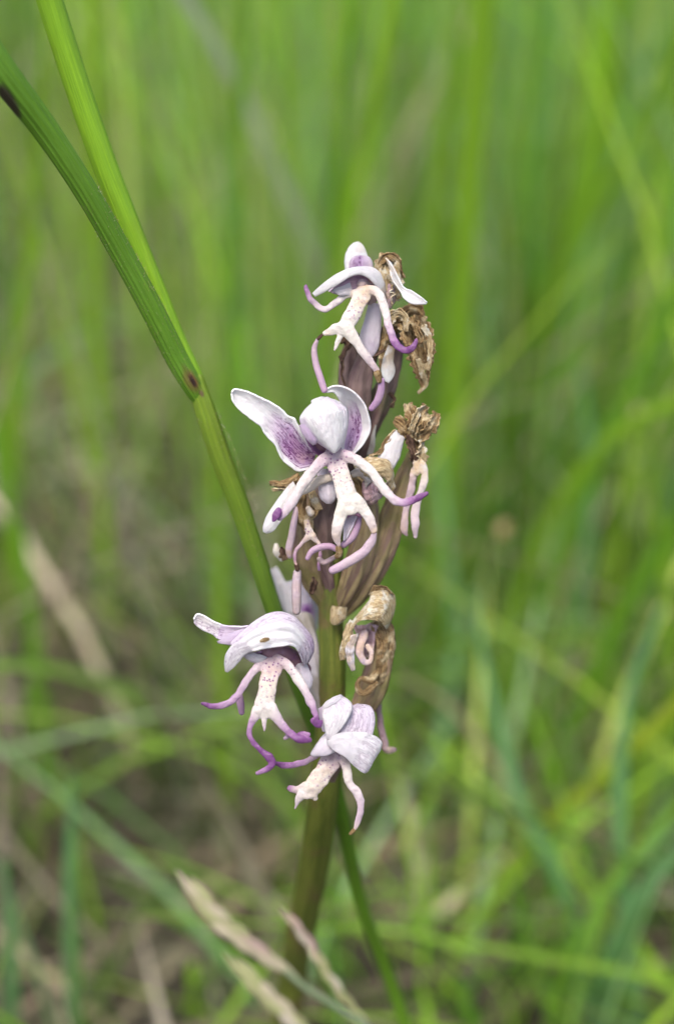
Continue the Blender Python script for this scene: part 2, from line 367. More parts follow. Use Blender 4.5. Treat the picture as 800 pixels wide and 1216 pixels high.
lip('lip', [
    ([(432, 341, 62, 7), (430, 349, 66, 12), (424, 362, 72, 10.5), (415, 379, 76, 11), (406, 391, 77, 11)], [(.25, .1, .7), (.12, .3, .75), (.02, .75, .1), (0, .8, .05), (0, .3, .05)], .5),
    ([(408, 389, 76, 9), (398, 391, 76, 7), (386, 396, 75, 5.5)], [Z, (.02, 0, 0), (.1, 0, .6)], .65),
    ([(406, 394, 76, 5), (401, 406, 76, 3.6), (397, 416, 77, 2.2)], [Z, (.05, 0, 0), (.25, 0, 0)], .7),
    ([(410, 388, 77, 10), (424, 408, 78, 6.5), (437, 426, 78, 6), (447, 440, 76, 6)], [Z, (.03, 0, .05), (.12, 0, 0), (.22, 0, .3)], .7),
    ([(428, 349, 64, 7), (412, 350, 66, 5.2), (400, 358, 68, 4.8), (386, 367, 70, 4.6), (374, 361, 71, 4.2), (366, 350, 72, 3.8), (363, 340, 73, 4)], [(.1, 0, .1), (.1, 0, .1), (.1, 0, 0), (.18, 0, 0), (.2, 0, 0), (.38, 0, 0), (.72, 0, 0)], .85),
    ([(432, 346, 64, 7), (446, 346, 68, 6.5), (454, 358, 72, 6), (459, 378, 76, 5.6), (464, 396, 80, 5.2), (472, 411, 83, 5.2), (483, 416, 86, 4.8), (491, 411, 88, 4.4), (494, 404, 88, 3.8)],
     [(.2, 0, .1), (.1, .1, 0), (.05, .2, 0), (.08, 0, 0), (.2, .1, 0), (.45, 0, 0), (.7, 0, 0), (.75, 0, 0), (.6, 0, 0)], .85)], F1, seed=1)
tube('lip_tip', [(382, 398, 74, 2), (378, 402, 73, 2.2)], M_dark, F1, step=1)
tube('lip_tip', [(377, 403, 72, 2), (373, 415, 70, 3.4), (375, 432, 70, 4), (380, 448, 72, 4.2), (385, 463, 74, 4)], M_lip, F1, lambda t: (.42+.1*t, 0, .1), flat=.7)
tube('lip_tip', [(448, 444, 75, 5), (450, 452, 74, 3.4)], M_brown, F1, step=1)
tube('lip_tip', [(453, 452, 72, 3.6), (452, 464, 70, 4.6), (448, 476, 68, 4.6), (441, 485, 66, 3.6)], M_lip, F1, lambda t: (.58, 0, 0), flat=.6)
loft('sepal', [(438, 360, 44), (433, 380, 44), (427, 402, 44), (430, 416, 44), (440, 423, 44)], [(450, 360, 44), (452, 380, 42), (451, 402, 42), (448, 414, 42), (442, 423, 44)], M_petal, F1, 5, lambda s, t: (.22, 0, .05), seed=7, rip=.3)
lobe([(462, 366, 40, 5), (458, 348, 46, 9), (456, 330, 50, 9), (457, 314, 48, 7), (462, 305, 44, 4)], F1, M_tan, 61, 0, .3, name='hood')
lobe([(468, 356, 40, 6), (471, 338, 46, 8), (469, 320, 48, 8), (463, 307, 44, 5)], F1, M_tan, 62, .1, .4, name='hood')
lobe([(447, 322, 50, 4), (452, 309, 52, 5), (463, 304, 52, 5), (474, 313, 46, 5), (479, 330, 42, 4)], F1, M_brown, 63, .3, .4, name='hood', pleat=.2)
loft('hood_lining', [(450, 338, 40), (455, 352, 42), (461, 366, 42)], [(474, 338, 38), (471, 352, 40), (463, 366, 42)], M_pink, F1, 9, crump=1.5, seed=9)
loft('sepal', [(458, 306, 58), (466, 316, 60), (473, 331, 60), (479, 341, 60), (490, 346, 62), (500, 353, 63), (507, 359, 63)], [(463, 322, 60), (465, 331, 62), (471, 340, 62), (476, 347, 62), (480, 355, 64), (490, 361, 64), (506, 361, 63)], M_petal, F1, -3, lambda s, t: (.04, 0, .75*max(0, .5-t)*2), rip=.4, seed=10)
# ---- withered bloom right of it
W1 = lobe([(462, 398, 30, 6), (468, 388, 34, 9), (480, 384, 38, 10), (490, 398, 36, 11), (498, 418, 34, 9), (502, 440, 34, 6)], ORX, M_brown, 20, 0, .3, name='withered_flower')
lobe([(494, 372, 34, 7), (504, 390, 38, 8), (509, 412, 40, 7), (510, 436, 40, 6), (508, 454, 40, 4), (497, 467, 38, 2)], W1, M_brown, 21, .3, .6)
lobe([(478, 384, 44, 8), (484, 404, 48, 9), (492, 428, 48, 7), (500, 450, 44, 4.5), (501, 463, 42, 2.5)], W1, M_brown, 22, -.3, .7)
lobe([(462, 398, 44, 4), (463, 380, 50, 6), (473, 372, 52, 6), (482, 378, 54, 5), (483, 394, 54, 4)], W1, M_tan, 23, .2, .9)
lobe([(470, 380, 40, 6), (482, 370, 40, 7), (494, 368, 38, 8), (501, 376, 34, 5)], W1, M_brown, 24, .1, .4)
lobe([(502, 386, 46, 3), (509, 402, 48, 4), (511, 424, 48, 3.5), (507, 440, 46, 3)], W1, M_tan, 25, .5, .6)
lobe([(496, 426, 52, 3), (501, 442, 50, 3.4), (505, 456, 46, 3), (496, 467, 42, 2)], W1, M_tan, 26, 0, .5)
lobe([(488, 376, 50, 5), (496, 392, 54, 5), (500, 408, 54, 4)], W1, M_brown, 27, .4, .6)
loft('crumpled_petal', [(455, 380, 30), (452, 400, 34), (450, 420, 36), (452, 440, 38)], [(470, 384, 30), (466, 400, 30), (460, 420, 34), (456, 440, 38)], M_brown, W1, 8, crump=3, seed=23)
loft('petal', [(461, 410, 44), (455, 428, 46), (453, 442, 47), (458, 453, 48)], [(468, 412, 42), (467, 428, 44), (469, 442, 45), (461, 455, 48)], M_petal, W1, 3, lambda s, t: (0, 0, .95-t*1.1), seed=24)
ridge([(405, 398, 40, 4), (412, 406, 42, 6), (408, 418, 40, 4), (403, 428, 38, 3)], W1, M_dark, 9)
ridge([(405, 422, 36, 2.5), (407, 436, 36, 1.6), (405, 446, 34, 1.8), (410, 458, 32, 2)], W1, M_dark, 10)
ridge([(462, 466, 24, 2), (467, 474, 26, 2.4), (464, 484, 24, 2)], W1, M_dark, 11)
ridge([(443, 425, 60, 2), (452, 418, 58, 2.2), (456, 416, 56, 1.6)], W1, M_dark, 12)

# ---- flower 2: the large open one
F2 = flower([(388, 536, 46, 12), (384, 528, 54, 13), (380, 520, 62, 10)], (.95, .3, .35))
def sep2(s, t):
    e = min(s, 1-s)*2; k = max(0, min(1, (t-.38)/.3))
    return (.06+.52*k*max(0, min(1, (e-.12)/.4))+.1*(e < .12)*0, k*max(0, min(1, (e-.1)/.15))*1.0, .5*k*max(0, min(1, (e-.3)/.4))*max(0, t-.6)*2.5)
loft('sepal', [(275, 466, 70), (279, 462, 70), (291, 464, 70), (306, 470, 70), (321, 478, 69), (335, 486, 67), (341, 493, 66), (350, 497, 66), (354, 505, 65), (360, 516, 62), (376, 536, 52)],
     [(275, 468, 70), (277, 477, 70), (285, 487, 70), (297, 497, 70), (309, 506, 68), (315, 517, 66), (325, 527, 64), (332, 540, 62), (340, 550, 60), (352, 559, 58), (370, 556, 54)], M_petal, F2, -11, sep2, rip=.7, ns=28, seed=30)
def sep3(s, t):
    k = max(0, min(1, (t-.3)/.25)); b = max(0, 1-abs(s-.58)/.33)
    return (.06+.42*k*(s > .2)*(s < .9)*1.0, k*min(1, b*1.8), 0)
loft('sepal', [(387, 462, 66), (398, 458, 66), (412, 461, 64), (425, 470, 60), (434, 483, 56), (439, 498, 54), (439, 512, 52), (433, 525, 52), (424, 535, 54), (414, 542, 56)],
     [(388, 466, 66), (396, 466, 64), (403, 475, 58), (405, 488, 50), (404, 502, 46), (403, 516, 44), (402, 528, 46), (404, 536, 48), (408, 541, 52), (411, 542, 54)], M_petal, F2, -10, lambda s, t: sep3(1-s, t) if s > .25 else (.08, 0, .05), rip=.5, ns=26, seed=31, prof=lambda s: 4*s*(1-s))
# hood: closed dome
loft('hood', [(372, 478, 84), (362, 488, 82), (357, 499, 80), (362, 510, 82), (372, 521, 84), (384, 529, 88), (396, 537, 94)],
     [(388, 472, 80), (400, 479, 78), (412, 487, 74), (412, 503, 76), (409, 518, 80), (404, 530, 86), (397, 538, 94)], M_petal, F2, 26, lambda s, t: (.05+.2*(s < .15)*(t > .3)+.1*(s > .85)+.06*(t < .3), .12, .03), rip=.5, ns=32, seed=32, curl=0, thick=2.5, prof=lambda s: (1-np.abs(2*s-1)**2.6))
loft('hood', [(373, 479, 82), (370, 476, 76), (380, 472, 68), (392, 474, 66), (403, 478, 66), (412, 488, 66)], [(374, 481, 85), (378, 478, 88), (384, 475, 88), (390, 475, 86), (400, 481, 82), (411, 489, 74)], M_petal, F2, 3, (.08, 0, 0), seed=33)
loft('petal', [(356, 505, 82), (360, 514, 84), (366, 523, 86), (372, 528, 86)], [(366, 503, 88), (371, 511, 90), (376, 519, 90), (375, 527, 88)], M_petal, F2, 4, (.42, 0, 0), seed=34)
loft('hood_lining', [(360, 512, 68), (366, 528, 70), (378, 540, 66), (392, 544, 66)], [(384, 505, 50), (392, 515, 50), (400, 528, 54), (404, 538, 60)], M_petal, F2, -4, (.95, .6, .2), seed=35)
lip('lip', [
    ([(396, 532, 66, 10), (397, 543, 72, 15), (402, 556, 80, 13), (408, 575, 86, 12.5), (413, 592, 90, 14), (417, 603, 92, 15)], [(.5, .9, .1), (.42, .9, .1), (.12, .9, .12), (.0, .7, .12), (0, .1, .1), (0, 0, .08)], .5),
    ([(411, 596, 90, 11), (404, 612, 92, 8.5), (400, 628, 94, 7.5), (400, 640, 92, 6), (402, 648, 90, 4)], [(0, 0, .05), (0, 0, .05), (.08, 0, 0), (.14, 0, .2), (.2, 0, .8)], .7),
    ([(421, 594, 90, 11), (432, 606, 92, 8), (440, 619, 94, 7), (444, 630, 94, 6)], [(0, 0, .05), (0, 0, .05), (.1, 0, 0), (.15, 0, .6)], .7),
    ([(394, 541, 74, 9), (382, 548, 80, 8), (368, 563, 86, 7.5), (354, 584, 90, 7), (341, 604, 94, 6.5), (332, 615, 96, 6)], [(.4, .5, .1), (.22, .5, 0), (.1, 0, .02), (.12, 0, .02), (.15, 0, 0), (.2, 0, 0)], .85),
    ([(331, 606, 101, 4.5), (327, 613, 102, 5.8), (325, 618, 101, 4.2)], [(.9, 0, 0), (.95, 0, 0), (.95, 0, 0)], .8),
    ([(400, 541, 74, 10), (412, 542, 80, 8), (428, 549, 86, 7), (443, 563, 90, 6.5), (455, 580, 94, 6.2), (466, 592, 97, 6), (478, 597, 99, 5.5), (492, 593, 101, 5.2), (506, 586, 102, 4.8)],
     [(.35, .7, .1), (.2, .5, .05), (.04, .2, 0), (.04, 0, 0), (.06, 0, 0), (.1, 0, 0), (.3, 0, 0), (.6, 0, 0), (.78, 0, 0)], .85)], F2, seed=2)
loft('lip_back', [(407, 612, 84), (408, 628, 84), (408, 642, 84)], [(426, 608, 80), (420, 622, 80), (411, 640, 82)], M_petal, F2, -4, (.25, 0, .1), seed=36)
tube('lip_tooth', [(412, 612, 88, 3), (420, 608, 89, 4), (428, 612, 88, 3)], M_lip, F2, (.8, .4, .2), step=1)
tube('lip_tip', [(427, 614, 78, 2.5), (424, 626, 78, 4), (418, 638, 78, 4.5), (408, 647, 78, 4)], M_lip, F2, (.55, 0, .05))
tube('lip_tip', [(444, 634, 92, 3), (441, 643, 90, 5), (432, 655, 90, 6), (418, 665, 90, 5.8), (405, 672, 92, 5.5), (395, 677, 92, 4.8)], M_lip, F2, lambda t: (.34+.1*t, 0, .05), wob=.8, flat=.6)
tube('lip_tip', [(402, 651, 88, 3.5), (403, 657, 86, 4), (400, 661, 84, 3)], M_brown, F2, wob=1, step=1)
tube('lip_tip', [(401, 653, 84, 3.5), (392, 649, 84, 4), (380, 650, 84, 4.2), (370, 655, 84, 3.8), (365, 663, 84, 2.8)], M_lip, F2, (.55, 0, .1))
loft('petal', [(376, 556, 60), (378, 574, 60), (379, 590, 60), (388, 598, 60)], [(398, 556, 60), (398, 575, 60), (398, 590, 60), (393, 598, 60)], M_petal, F2, 5, (.2, 0, .05), seed=37)
tube('petal', [(392, 567, 68, 5), (378, 571, 68, 5.5), (368, 579, 68, 5), (354, 586, 66, 4)], M_lip, F2, (.06, 0, .3), flat=.6)
loft('sepal', [(348, 572, 60), (334, 588, 62), (319, 610, 64), (313, 625, 64), (313, 632, 64)], [(356, 584, 60), (344, 604, 64), (334, 618, 66), (325, 630, 66), (316, 633, 64)], M_petal, F2, 5, lambda s, t: (.05, 0, .25*(1-t)), seed=38)
F5 = loft('withered_flower', [(354, 560, 52), (344, 568, 54), (334, 571, 54), (320, 572, 50)], [(358, 572, 52), (346, 579, 54), (334, 579, 54), (321, 576, 50)], M_brown, ORX, 5, crump=2, seed=40)
ridge([(348, 577, 56, 3), (335, 580, 54, 2), (323, 582, 52, 1.5)], F5, M_tan, 13)
# cream and brown crumple right of the lip
loft('crumpled_petal', [(420, 553, 58), (432, 546, 62), (448, 544, 62), (462, 550, 58), (467, 565, 54)], [(430, 568, 60), (440, 566, 66), (450, 566, 68), (458, 570, 64), (463, 580, 56)], M_tan, F5, 7, crump=1.6, seed=41)
loft('crumpled_petal', [(416, 560, 62), (426, 556, 66), (436, 560, 66), (442, 570, 62)], [(418, 566, 62), (426, 565, 66), (432, 570, 64), (434, 580, 60)], M_petal, F5, 4, (.05, 0, .35), crump=1, seed=42)
ridge([(462, 560, 60, 5), (464, 574, 58, 6), (460, 586, 56, 4)], F5, M_tan, 14)
loft('crumpled_petal', [(432, 572, 54), (430, 586, 56), (438, 598, 56), (448, 594, 54)], [(452, 568, 54), (456, 576, 56), (456, 586, 56), (452, 592, 54)], M_pink, F5, 9, crump=2.5, seed=43)
tube('crumpled_petal', [(432, 596, 52, 2.5), (442, 596, 56, 3.5), (450, 588, 58, 3.5), (454, 580, 58, 3)], M_lip, F5, (.8, .3, .25), wob=1.2)
tube('crumpled_petal', [(418, 568, 46, 5), (424, 576, 48, 6), (428, 588, 46, 5)], M_brown, F5, wob=2)

# ---- withered bloom at right of flower 2
W2 = lobe([(494, 556, 38, 5), (494, 536, 40, 9), (492, 518, 42, 10), (494, 502, 42, 9), (496, 490, 38, 6)], ORX, M_brown, 51, 0, .3, name='withered_flower')
lobe([(490, 532, 44, 6), (483, 514, 48, 8), (475, 502, 48, 8), (468, 498, 46, 5)], W2, M_brown, 52, .1, .4)
lobe([(492, 524, 46, 6), (490, 506, 52, 8), (488, 490, 50, 8), (484, 480, 44, 5)], W2, M_brown, 53, -.1, .5)
lobe([(494, 522, 46, 6), (499, 504, 52, 9), (503, 490, 48, 8), (505, 481, 42, 5)], W2, M_brown, 54, .1, .5)
lobe([(496, 524, 46, 5), (506, 512, 50, 8), (514, 500, 46, 7), (517, 490, 40, 5)], W2, M_brown, 55, .2, .6)
lobe([(505, 515, 42, 4), (515, 507, 40, 6), (519, 497, 36, 4)], W2, M_tan, 56, .2, .6)
lobe([(496, 556, 44, 4), (492, 542, 48, 6), (488, 528, 50, 5), (485, 516, 50, 3)], W2, M_dark, 58, .2, .6)
lobe([(503, 556, 42, 4), (501, 540, 46, 6), (499, 522, 48, 5)], W2, M_tan, 57, .3, .5)
lobe([(488, 512, 56, 3), (492, 498, 58, 4), (497, 487, 54, 4), (504, 482, 48, 3)], W2, M_tan, 59, .3, .8)
loft('sepal', [(470, 510, 46), (460, 524, 48), (450, 540, 50), (446, 550, 50)], [(480, 520, 46), (476, 536, 46), (470, 550, 48), (464, 562, 48)], M_petal, W2, 4, (.08, 0, .12), seed=52)
ridge([(470, 512, 46, 2.5), (458, 524, 50, 2.5), (452, 536, 52, 2), (438, 541, 54, 1.5)], W2, M_brown, 24, wob=.8)
lip('lip', [
    ([(494, 540, 44, 6), (496, 552, 46, 7), (495, 562, 46, 6)], [(.0, .3, .95), (0, .3, .9), (.1, .3, .5)], .6),
    ([(499, 548, 46, 5), (504, 558, 46, 5), (503, 573, 46, 4.8), (497, 590, 44, 5), (493, 608, 44, 5.5), (493, 625, 46, 5.2), (493, 637, 46, 4.8)], [(0, 0, .8), (.05, 0, .3), (.12, 0, .1), (.22, 0, .1), (.2, 0, .05), (.22, 0, .1), (.25, 0, .1)], .7),
    ([(491, 558, 44, 4.5), (489, 575, 42, 5), (485, 592, 40, 5), (481, 612, 40, 5), (480, 630, 40, 5.2), (482, 635, 40, 4)], [(.2, 0, .5), (.3, 0, .2), (.35, 0, .1), (.28, 0, .2), (.25, 0, .3), (.3, .3, .7)], .8)], W2, seed=5)

# ---- withered lip below flower 2
W3 = tube('withered_flower', [(357, 590, 50, 6), (356, 605, 50, 8), (362, 618, 48, 9), (366, 628, 48, 6)], M_brown, ORX, step=1.5, wob=2, rib=.1)
lip('lip', [
    ([(364, 618, 54, 4), (366, 628, 58, 5.5), (371, 638, 58, 6)], [(.1, .7, .6), (.15, .9, .5), (.15, .7, .4)], .6),
    ([(368, 635, 58, 5), (360, 643, 60, 3.2), (352, 652, 62, 3), (350, 662, 62, 2.8), (352, 672, 62, 2.4)], [(.15, .4, .4), (.25, 0, .3), (.4, 0, .2), (.45, 0, .2), (.5, 0, .6)], .8),
    ([(371, 636, 58, 5), (377, 644, 58, 3), (381, 651, 58, 2.5), (379, 664, 56, 3), (379, 676, 54, 3.5)], [(.15, .4, .4), (.2, 0, .3), (.5, 0, .2), (.55, .3, .2), (.55, .5, .4)], .8)], W3, seed=6)
tube('lip_tip', [(352, 604, 54, 3.5), (349, 620, 56, 4), (346, 638, 58, 4.4), (343, 652, 58, 4.5), (344, 660, 56, 3.5)], M_lip, W3, lambda t: (.38, 0, .15+.3*(t > .8)))
tube('lip_tip', [(379, 664, 66, 3), (385, 668, 68, 3.4), (393, 664, 68, 3), (400, 660, 66, 2.6)], M_lip, W3, (.4, 0, .3))
tube('lip_tip', [(352, 672, 60, 3), (353, 676, 58, 2.8)], M_dark, W3, step=1)
tube('lip_tip', [(353, 680, 54, 4.5), (352, 694, 52, 5.4), (352, 710, 50, 5.4), (352, 726, 46, 4.6)], M_lip, W3, lambda t: (.3, .15, .2), rib=.08)
ridge([(334, 650, 54, 2.4), (336, 658, 56, 4), (338, 665, 54, 3)], W3, M_dark, 30)
ridge([(371, 686, 36, 4), (372, 694, 38, 4), (370, 706, 36, 2)], W3, M_dark, 31)
ridge([(376, 598, 46, 4), (372, 610, 50, 6), (366, 610, 50, 4)], W3, M_brown, 32)
tube('lip_tip', [(366, 604, 58, 3.5), (369, 609, 58, 4.5)], M_lip, W3, (.05, 0, .6), step=1)
loft('crumpled_petal', [(372, 572, 48), (376, 590, 50), (384, 605, 50)], [(366, 582, 50), (370, 598, 52), (376, 606, 50)], M_tan, W3, 2, crump=1, seed=53)
tube('bract', [(328, 648, 10, 3), (329, 655, 10, 5), (334, 664, 8, 3)], M_lip, W3, (0, 0, .15))
loft('bract', [(394, 720, 20), (392, 735, 22), (396, 742, 22)], [(412, 722, 18), (410, 735, 20), (400, 742, 22)], M_tan, W3, 5, crump=1, seed=54)
loft('bract', [(446, 505, 14), (440, 522, 14), (436, 540, 10)], [(446, 505, 14), (444, 524, 16), (442, 540, 10)], M_petal, W3, 1, (0, 0, .3), seed=55)

# ---- flower behind, left of the stem
F4 = flower([(362, 735, -54, 11), (359, 725, -50, 13), (356, 715, -48, 10)], (.6, .1, .05))
loft('sepal', [(321, 676, -58), (324, 690, -58), (330, 708, -58), (338, 728, -58), (345, 740, -58)], [(328, 673, -58), (334, 682, -56), (341, 696, -54), (348, 712, -52), (354, 738, -52)], M_petal, F4, 4, (.1, 0, 0), seed=60)
loft('hood', [(334, 692, -50), (336, 710, -48), (340, 728, -48), (350, 745, -48)], [(350, 690, -44), (360, 694, -40), (366, 712, -38), (366, 742, -40)], M_petal, F4, 8, lambda s, t: (.15+.7*max(0, s-.6)*2*max(0, t-.4), 0, 0), seed=61)
loft('petal', [(354, 692, -36), (355, 708, -32), (358, 724, -32), (360, 742, -36)], [(362, 692, -40), (373, 704, -40), (378, 722, -42), (376, 748, -46)], M_petal, F4, 7, lambda s, t: (.22+.8*(t > .5)*(1-abs(2*s-.7))*max(0, 1-abs(t-.68)*3.5), 0, .0), seed=62)

# ---- flower 3: lower left
F3 = flower([(362, 795, 40, 8), (350, 785, 54, 11), (335, 778, 66, 13), (318, 776, 74, 10)], (1, .3, .3))
loft('sepal', [(230, 735, 78), (234, 729, 78), (243, 732, 79), (254, 738, 80), (268, 743, 80), (282, 744, 80), (300, 742, 78)], [(231, 739, 78), (235, 745, 78), (244, 750, 80), (252, 753, 82), (258, 758, 84), (266, 760, 84), (290, 764, 80)], M_petal, F3, -5, lambda s, t: (.12+.2*(t > .5), .55*(s > .3)*(t < .6), .1*(t < .5)), rip=.5, seed=70)
loft('petal', [(258, 762, 84), (266, 758, 86), (276, 752, 86), (290, 747, 84)], [(259, 763, 84), (268, 765, 88), (276, 766, 88), (290, 762, 86)], M_petal, F3, 3, (.34, 0, 0), seed=71)
def hd3(s, t):
    top = max(0, min(1, (.34-s)/.12)); r = max(0, min(1, (t-.7)/.1))
    return (.07+.16*top+.14*r, max(.4*top, .7*r), 0)
loft('hood', [(274, 764, 92), (282, 756, 90), (293, 746, 86), (304, 737, 82), (318, 729, 78), (334, 727, 74), (348, 732, 70), (360, 744, 66), (370, 758, 62), (372, 772, 60), (366, 786, 60)],
     [(281, 778, 98), (288, 776, 100), (297, 774, 102), (307, 772, 102), (320, 769, 102), (334, 767, 98), (344, 766, 94), (351, 769, 88), (355, 775, 82), (358, 783, 74), (360, 790, 66)], M_petal, F3, 8, hd3, rip=.4, ns=36, seed=72, curl=0, prof=lambda s: np.sin(np.pi*np.clip(s, 0, 1)**.55)+.18*np.sin(s*19)*(s > .3))
loft('hood', [(292, 762, 102), (279, 764, 100), (270, 774, 98), (267, 786, 96), (268, 797, 94)], [(300, 772, 102), (290, 778, 100), (284, 785, 98), (278, 792, 96), (270, 798, 94)], M_petal, F3, 3, (.1, .4, 0), rip=.3, seed=73)
v, f, st = tube_mesh([(310, 761, 111, 2.0), (314, 760, 111, 2.9), (318, 759, 110.5, 2.2)], step=.8, flat=.45); mkobj('brown_spot', v, f, M_brown, F3, np.zeros((len(v), 3)), st)
loft('hood_lining', [(288, 778, 84), (306, 774, 82), (330, 770, 72), (350, 772, 62), (357, 786, 62)], [(300, 786, 80), (312, 790, 72), (330, 792, 64), (345, 794, 58), (357, 794, 60)], M_petal, F3, -8, lambda s, t: (.3+.7*min(1, t*2), .4, .3), seed=74)
loft('petal', [(286, 776, 90), (292, 782, 90), (300, 786, 86), (310, 788, 82)], [(296, 774, 90), (304, 776, 88), (312, 778, 84), (318, 782, 80)], M_petal, F3, 3, (.15, .2, 0), seed=75)
lip('lip', [
    ([(326, 780, 76, 9), (324, 790, 82, 14), (320, 803, 88, 12), (317, 820, 94, 12), (314, 836, 97, 13), (313, 846, 98, 13.5)], [(.6, .8, .2), (.4, .95, .3), (.15, .95, .35), (.03, .8, .25), (.05, .5, .05), (.1, 0, 0)], .5),
    ([(306, 844, 98, 8), (299, 858, 99, 4.6), (296, 870, 100, 3.8), (301, 882, 100, 3.8), (311, 892, 101, 4.3), (321, 901, 102, 6), (323, 908, 102, 5), (315, 914, 102, 4.2), (305, 918, 102, 3.8)],
     [(.15, 0, 0), (.4, 0, 0), (.55, 0, 0), (.6, 0, 0), (.68, 0, 0), (.92, 0, 0), (.75, 0, 0), (.55, 0, 0), (.5, 0, 0)], .8),
    ([(313, 850, 98, 5), (314, 862, 99, 2.8), (314, 869, 99, 1.5)], [(.1, 0, 0), (.25, 0, 0), (.4, 0, 0)], .8),
    ([(321, 842, 98, 10), (331, 856, 100, 6.5), (343, 869, 101, 5.2), (356, 878, 101, 5.2), (368, 879, 100, 5)], [(.08, 0, 0), (.25, 0, 0), (.45, 0, 0), (.65, 0, 0), (.75, 0, 0)], .8),
    ([(366, 872, 98, 4), (358, 873, 97, 5), (350, 877, 96, 4)], [(.75, 0, 0), (.8, 0, 0), (.7, 0, 0)], .8),
    ([(343, 872, 94, 4), (338, 877, 92, 4.2)], [(.5, 0, 0), (.4, 0, 0)], .8),
    ([(322, 786, 80, 8), (309, 790, 84, 6.5), (297, 802, 88, 5.5), (287, 818, 90, 5), (277, 831, 92, 4.8), (262, 838, 94, 4.5), (249, 838, 96, 4), (240, 835, 97, 3.2)], [(.3, .8, .1), (.25, .6, 0), (.25, 0, 0), (.35, 0, 0), (.4, 0, 0), (.4, 0, 0), (.55, 0, 0), (.8, 0, 0)], .85),
    ([(328, 784, 80, 8), (340, 789, 84, 7), (350, 801, 90, 6.5), (361, 818, 96, 6.2), (370, 836, 100, 5.6), (376, 852, 102, 5.2)], [(.3, .8, .1), (.15, .9, 0), (.08, .3, 0), (.15, 0, 0), (.35, 0, 0), (.6, 0, 0)], .85),
    ([(372, 856, 104, 4.5), (378, 860, 103, 5.5), (381, 857, 102, 4.5)], [(.85, 0, 0), (.95, 0, 0), (.8, 0, 0)], .8)], F3, seed=3)
tube('lip_back', [(284, 828, 66, 5), (286, 838, 64, 4.5), (287, 846, 62, 3.5)], M_lip, F3, (.55, 0, 0))
loft('petal', [(350, 788, 60), (352, 802, 60), (355, 815, 60), (360, 823, 60)], [(363, 786, 56), (369, 800, 56), (370, 812, 56), (363, 824, 58)], M_petal, F3, 5, (.2, .05, 0), seed=76)

# ---- flower 4: lowest
F6 = flower([(404, 905, 50, 8), (402, 896, 60, 10), (402, 886, 68, 9)], (.6, .4, .3))
loft('petal', [(384, 839, 86), (383, 850, 90), (385, 862, 94), (389, 877, 98)], [(404, 825, 76), (417, 837, 80), (411, 856, 92), (393, 878, 98)], M_petal, F6, 5, lambda s, t: (.1+.3*max(0, .4-t), .25, .04), rip=.5, seed=80, prof=lambda s: 1-np.abs(2*s-1)**2.4)
loft('petal', [(383, 838, 84), (390, 831, 82), (397, 827, 79), (404, 825, 76)], [(385, 842, 89), (392, 838, 89), (399, 834, 86), (406, 828, 79)], M_petal, F6, 2, (.15, 0, 0), seed=86)
loft('petal', [(378, 842, 72), (380, 856, 78), (384, 868, 84)], [(384, 838, 76), (387, 856, 80), (388, 870, 86)], M_petal, F6, 2, (.35, 0, 0), seed=81)
loft('hood', [(408, 842, 68), (404, 856, 78), (396, 870, 86), (396, 884, 88)], [(424, 836, 64), (440, 840, 62), (445, 856, 66), (441, 878, 76)], M_petal, F6, 6, (.22, .4, 0), rip=.5, ns=24, seed=82, prof=lambda s: 1-np.abs(2*s-1)**2.6)
loft('sepal', [(388, 881, 98), (400, 872, 98), (418, 869, 94), (438, 871, 88), (452, 879, 82), (451, 890, 80)], [(389, 883, 98), (398, 892, 100), (409, 899, 100), (419, 909, 96), (430, 917, 90), (436, 916, 86)], M_petal, F6, 4, lambda s, t: (.1+.06*s, .3*(t > .6), .03), rip=.7, ns=26, seed=83, prof=lambda s: 1-np.abs(2*s-1)**2)
loft('sepal', [(387, 870, 84), (378, 881, 86), (371, 892, 88), (369, 896, 88)], [(402, 888, 90), (396, 893, 92), (386, 897, 92), (372, 898, 88)], M_petal, F6, 4, (.2, 0, 0), seed=84)
lip('lip', [
    ([(398, 893, 72, 11), (393, 903, 76, 13.5), (385, 916, 80, 12.5), (375, 930, 84, 13), (366, 941, 86, 13)], [(.4, .8, .1), (.3, .8, .2), (.12, .8, .35), (.05, .6, .3), (.1, .2, .3)], .5),
    ([(362, 937, 84, 10), (353, 938, 80, 6), (344, 936, 74, 6)], [(.05, 0, .1), (.3, 0, .2), (.9, 0, 0)], .8),
    ([(359, 942, 85, 8), (353, 952, 84, 4), (350, 961, 82, 2.2)], [(.1, 0, .1), (.2, 0, 0), (.4, 0, 0)], .7),
    ([(370, 941, 85, 10), (374, 948, 84, 6)], [(.1, 0, .2), (.1, 0, .3)], .6),
    ([(400, 895, 74, 8), (408, 902, 80, 7), (412, 916, 84, 5.8), (415, 930, 86, 5.8), (424, 942, 88, 5.6), (428, 956, 88, 5.2), (426, 971, 88, 4.6), (421, 985, 88, 3.8)], [(.3, .6, .2), (.15, .4, .2), (.08, 0, 0), (.15, 0, 0), (.12, 0, 0), (.25, 0, 0), (.28, 0, 0), (.2, 0, .3)], .85),
    ([(390, 894, 72, 6), (378, 896, 72, 4.5), (365, 903, 76, 4.2), (350, 908, 82, 4.6), (336, 909, 88, 4.6), (326, 906, 94, 4.4)], [(.4, 0, 0), (.4, 0, .1), (.42, 0, 0), (.5, 0, 0), (.6, 0, 0), (.75, 0, 0)], .85)], F6, seed=4)
tube('lip_tip', [(420, 986, 88, 2.6), (416, 990, 88, 2)], M_brown, F6, step=1)

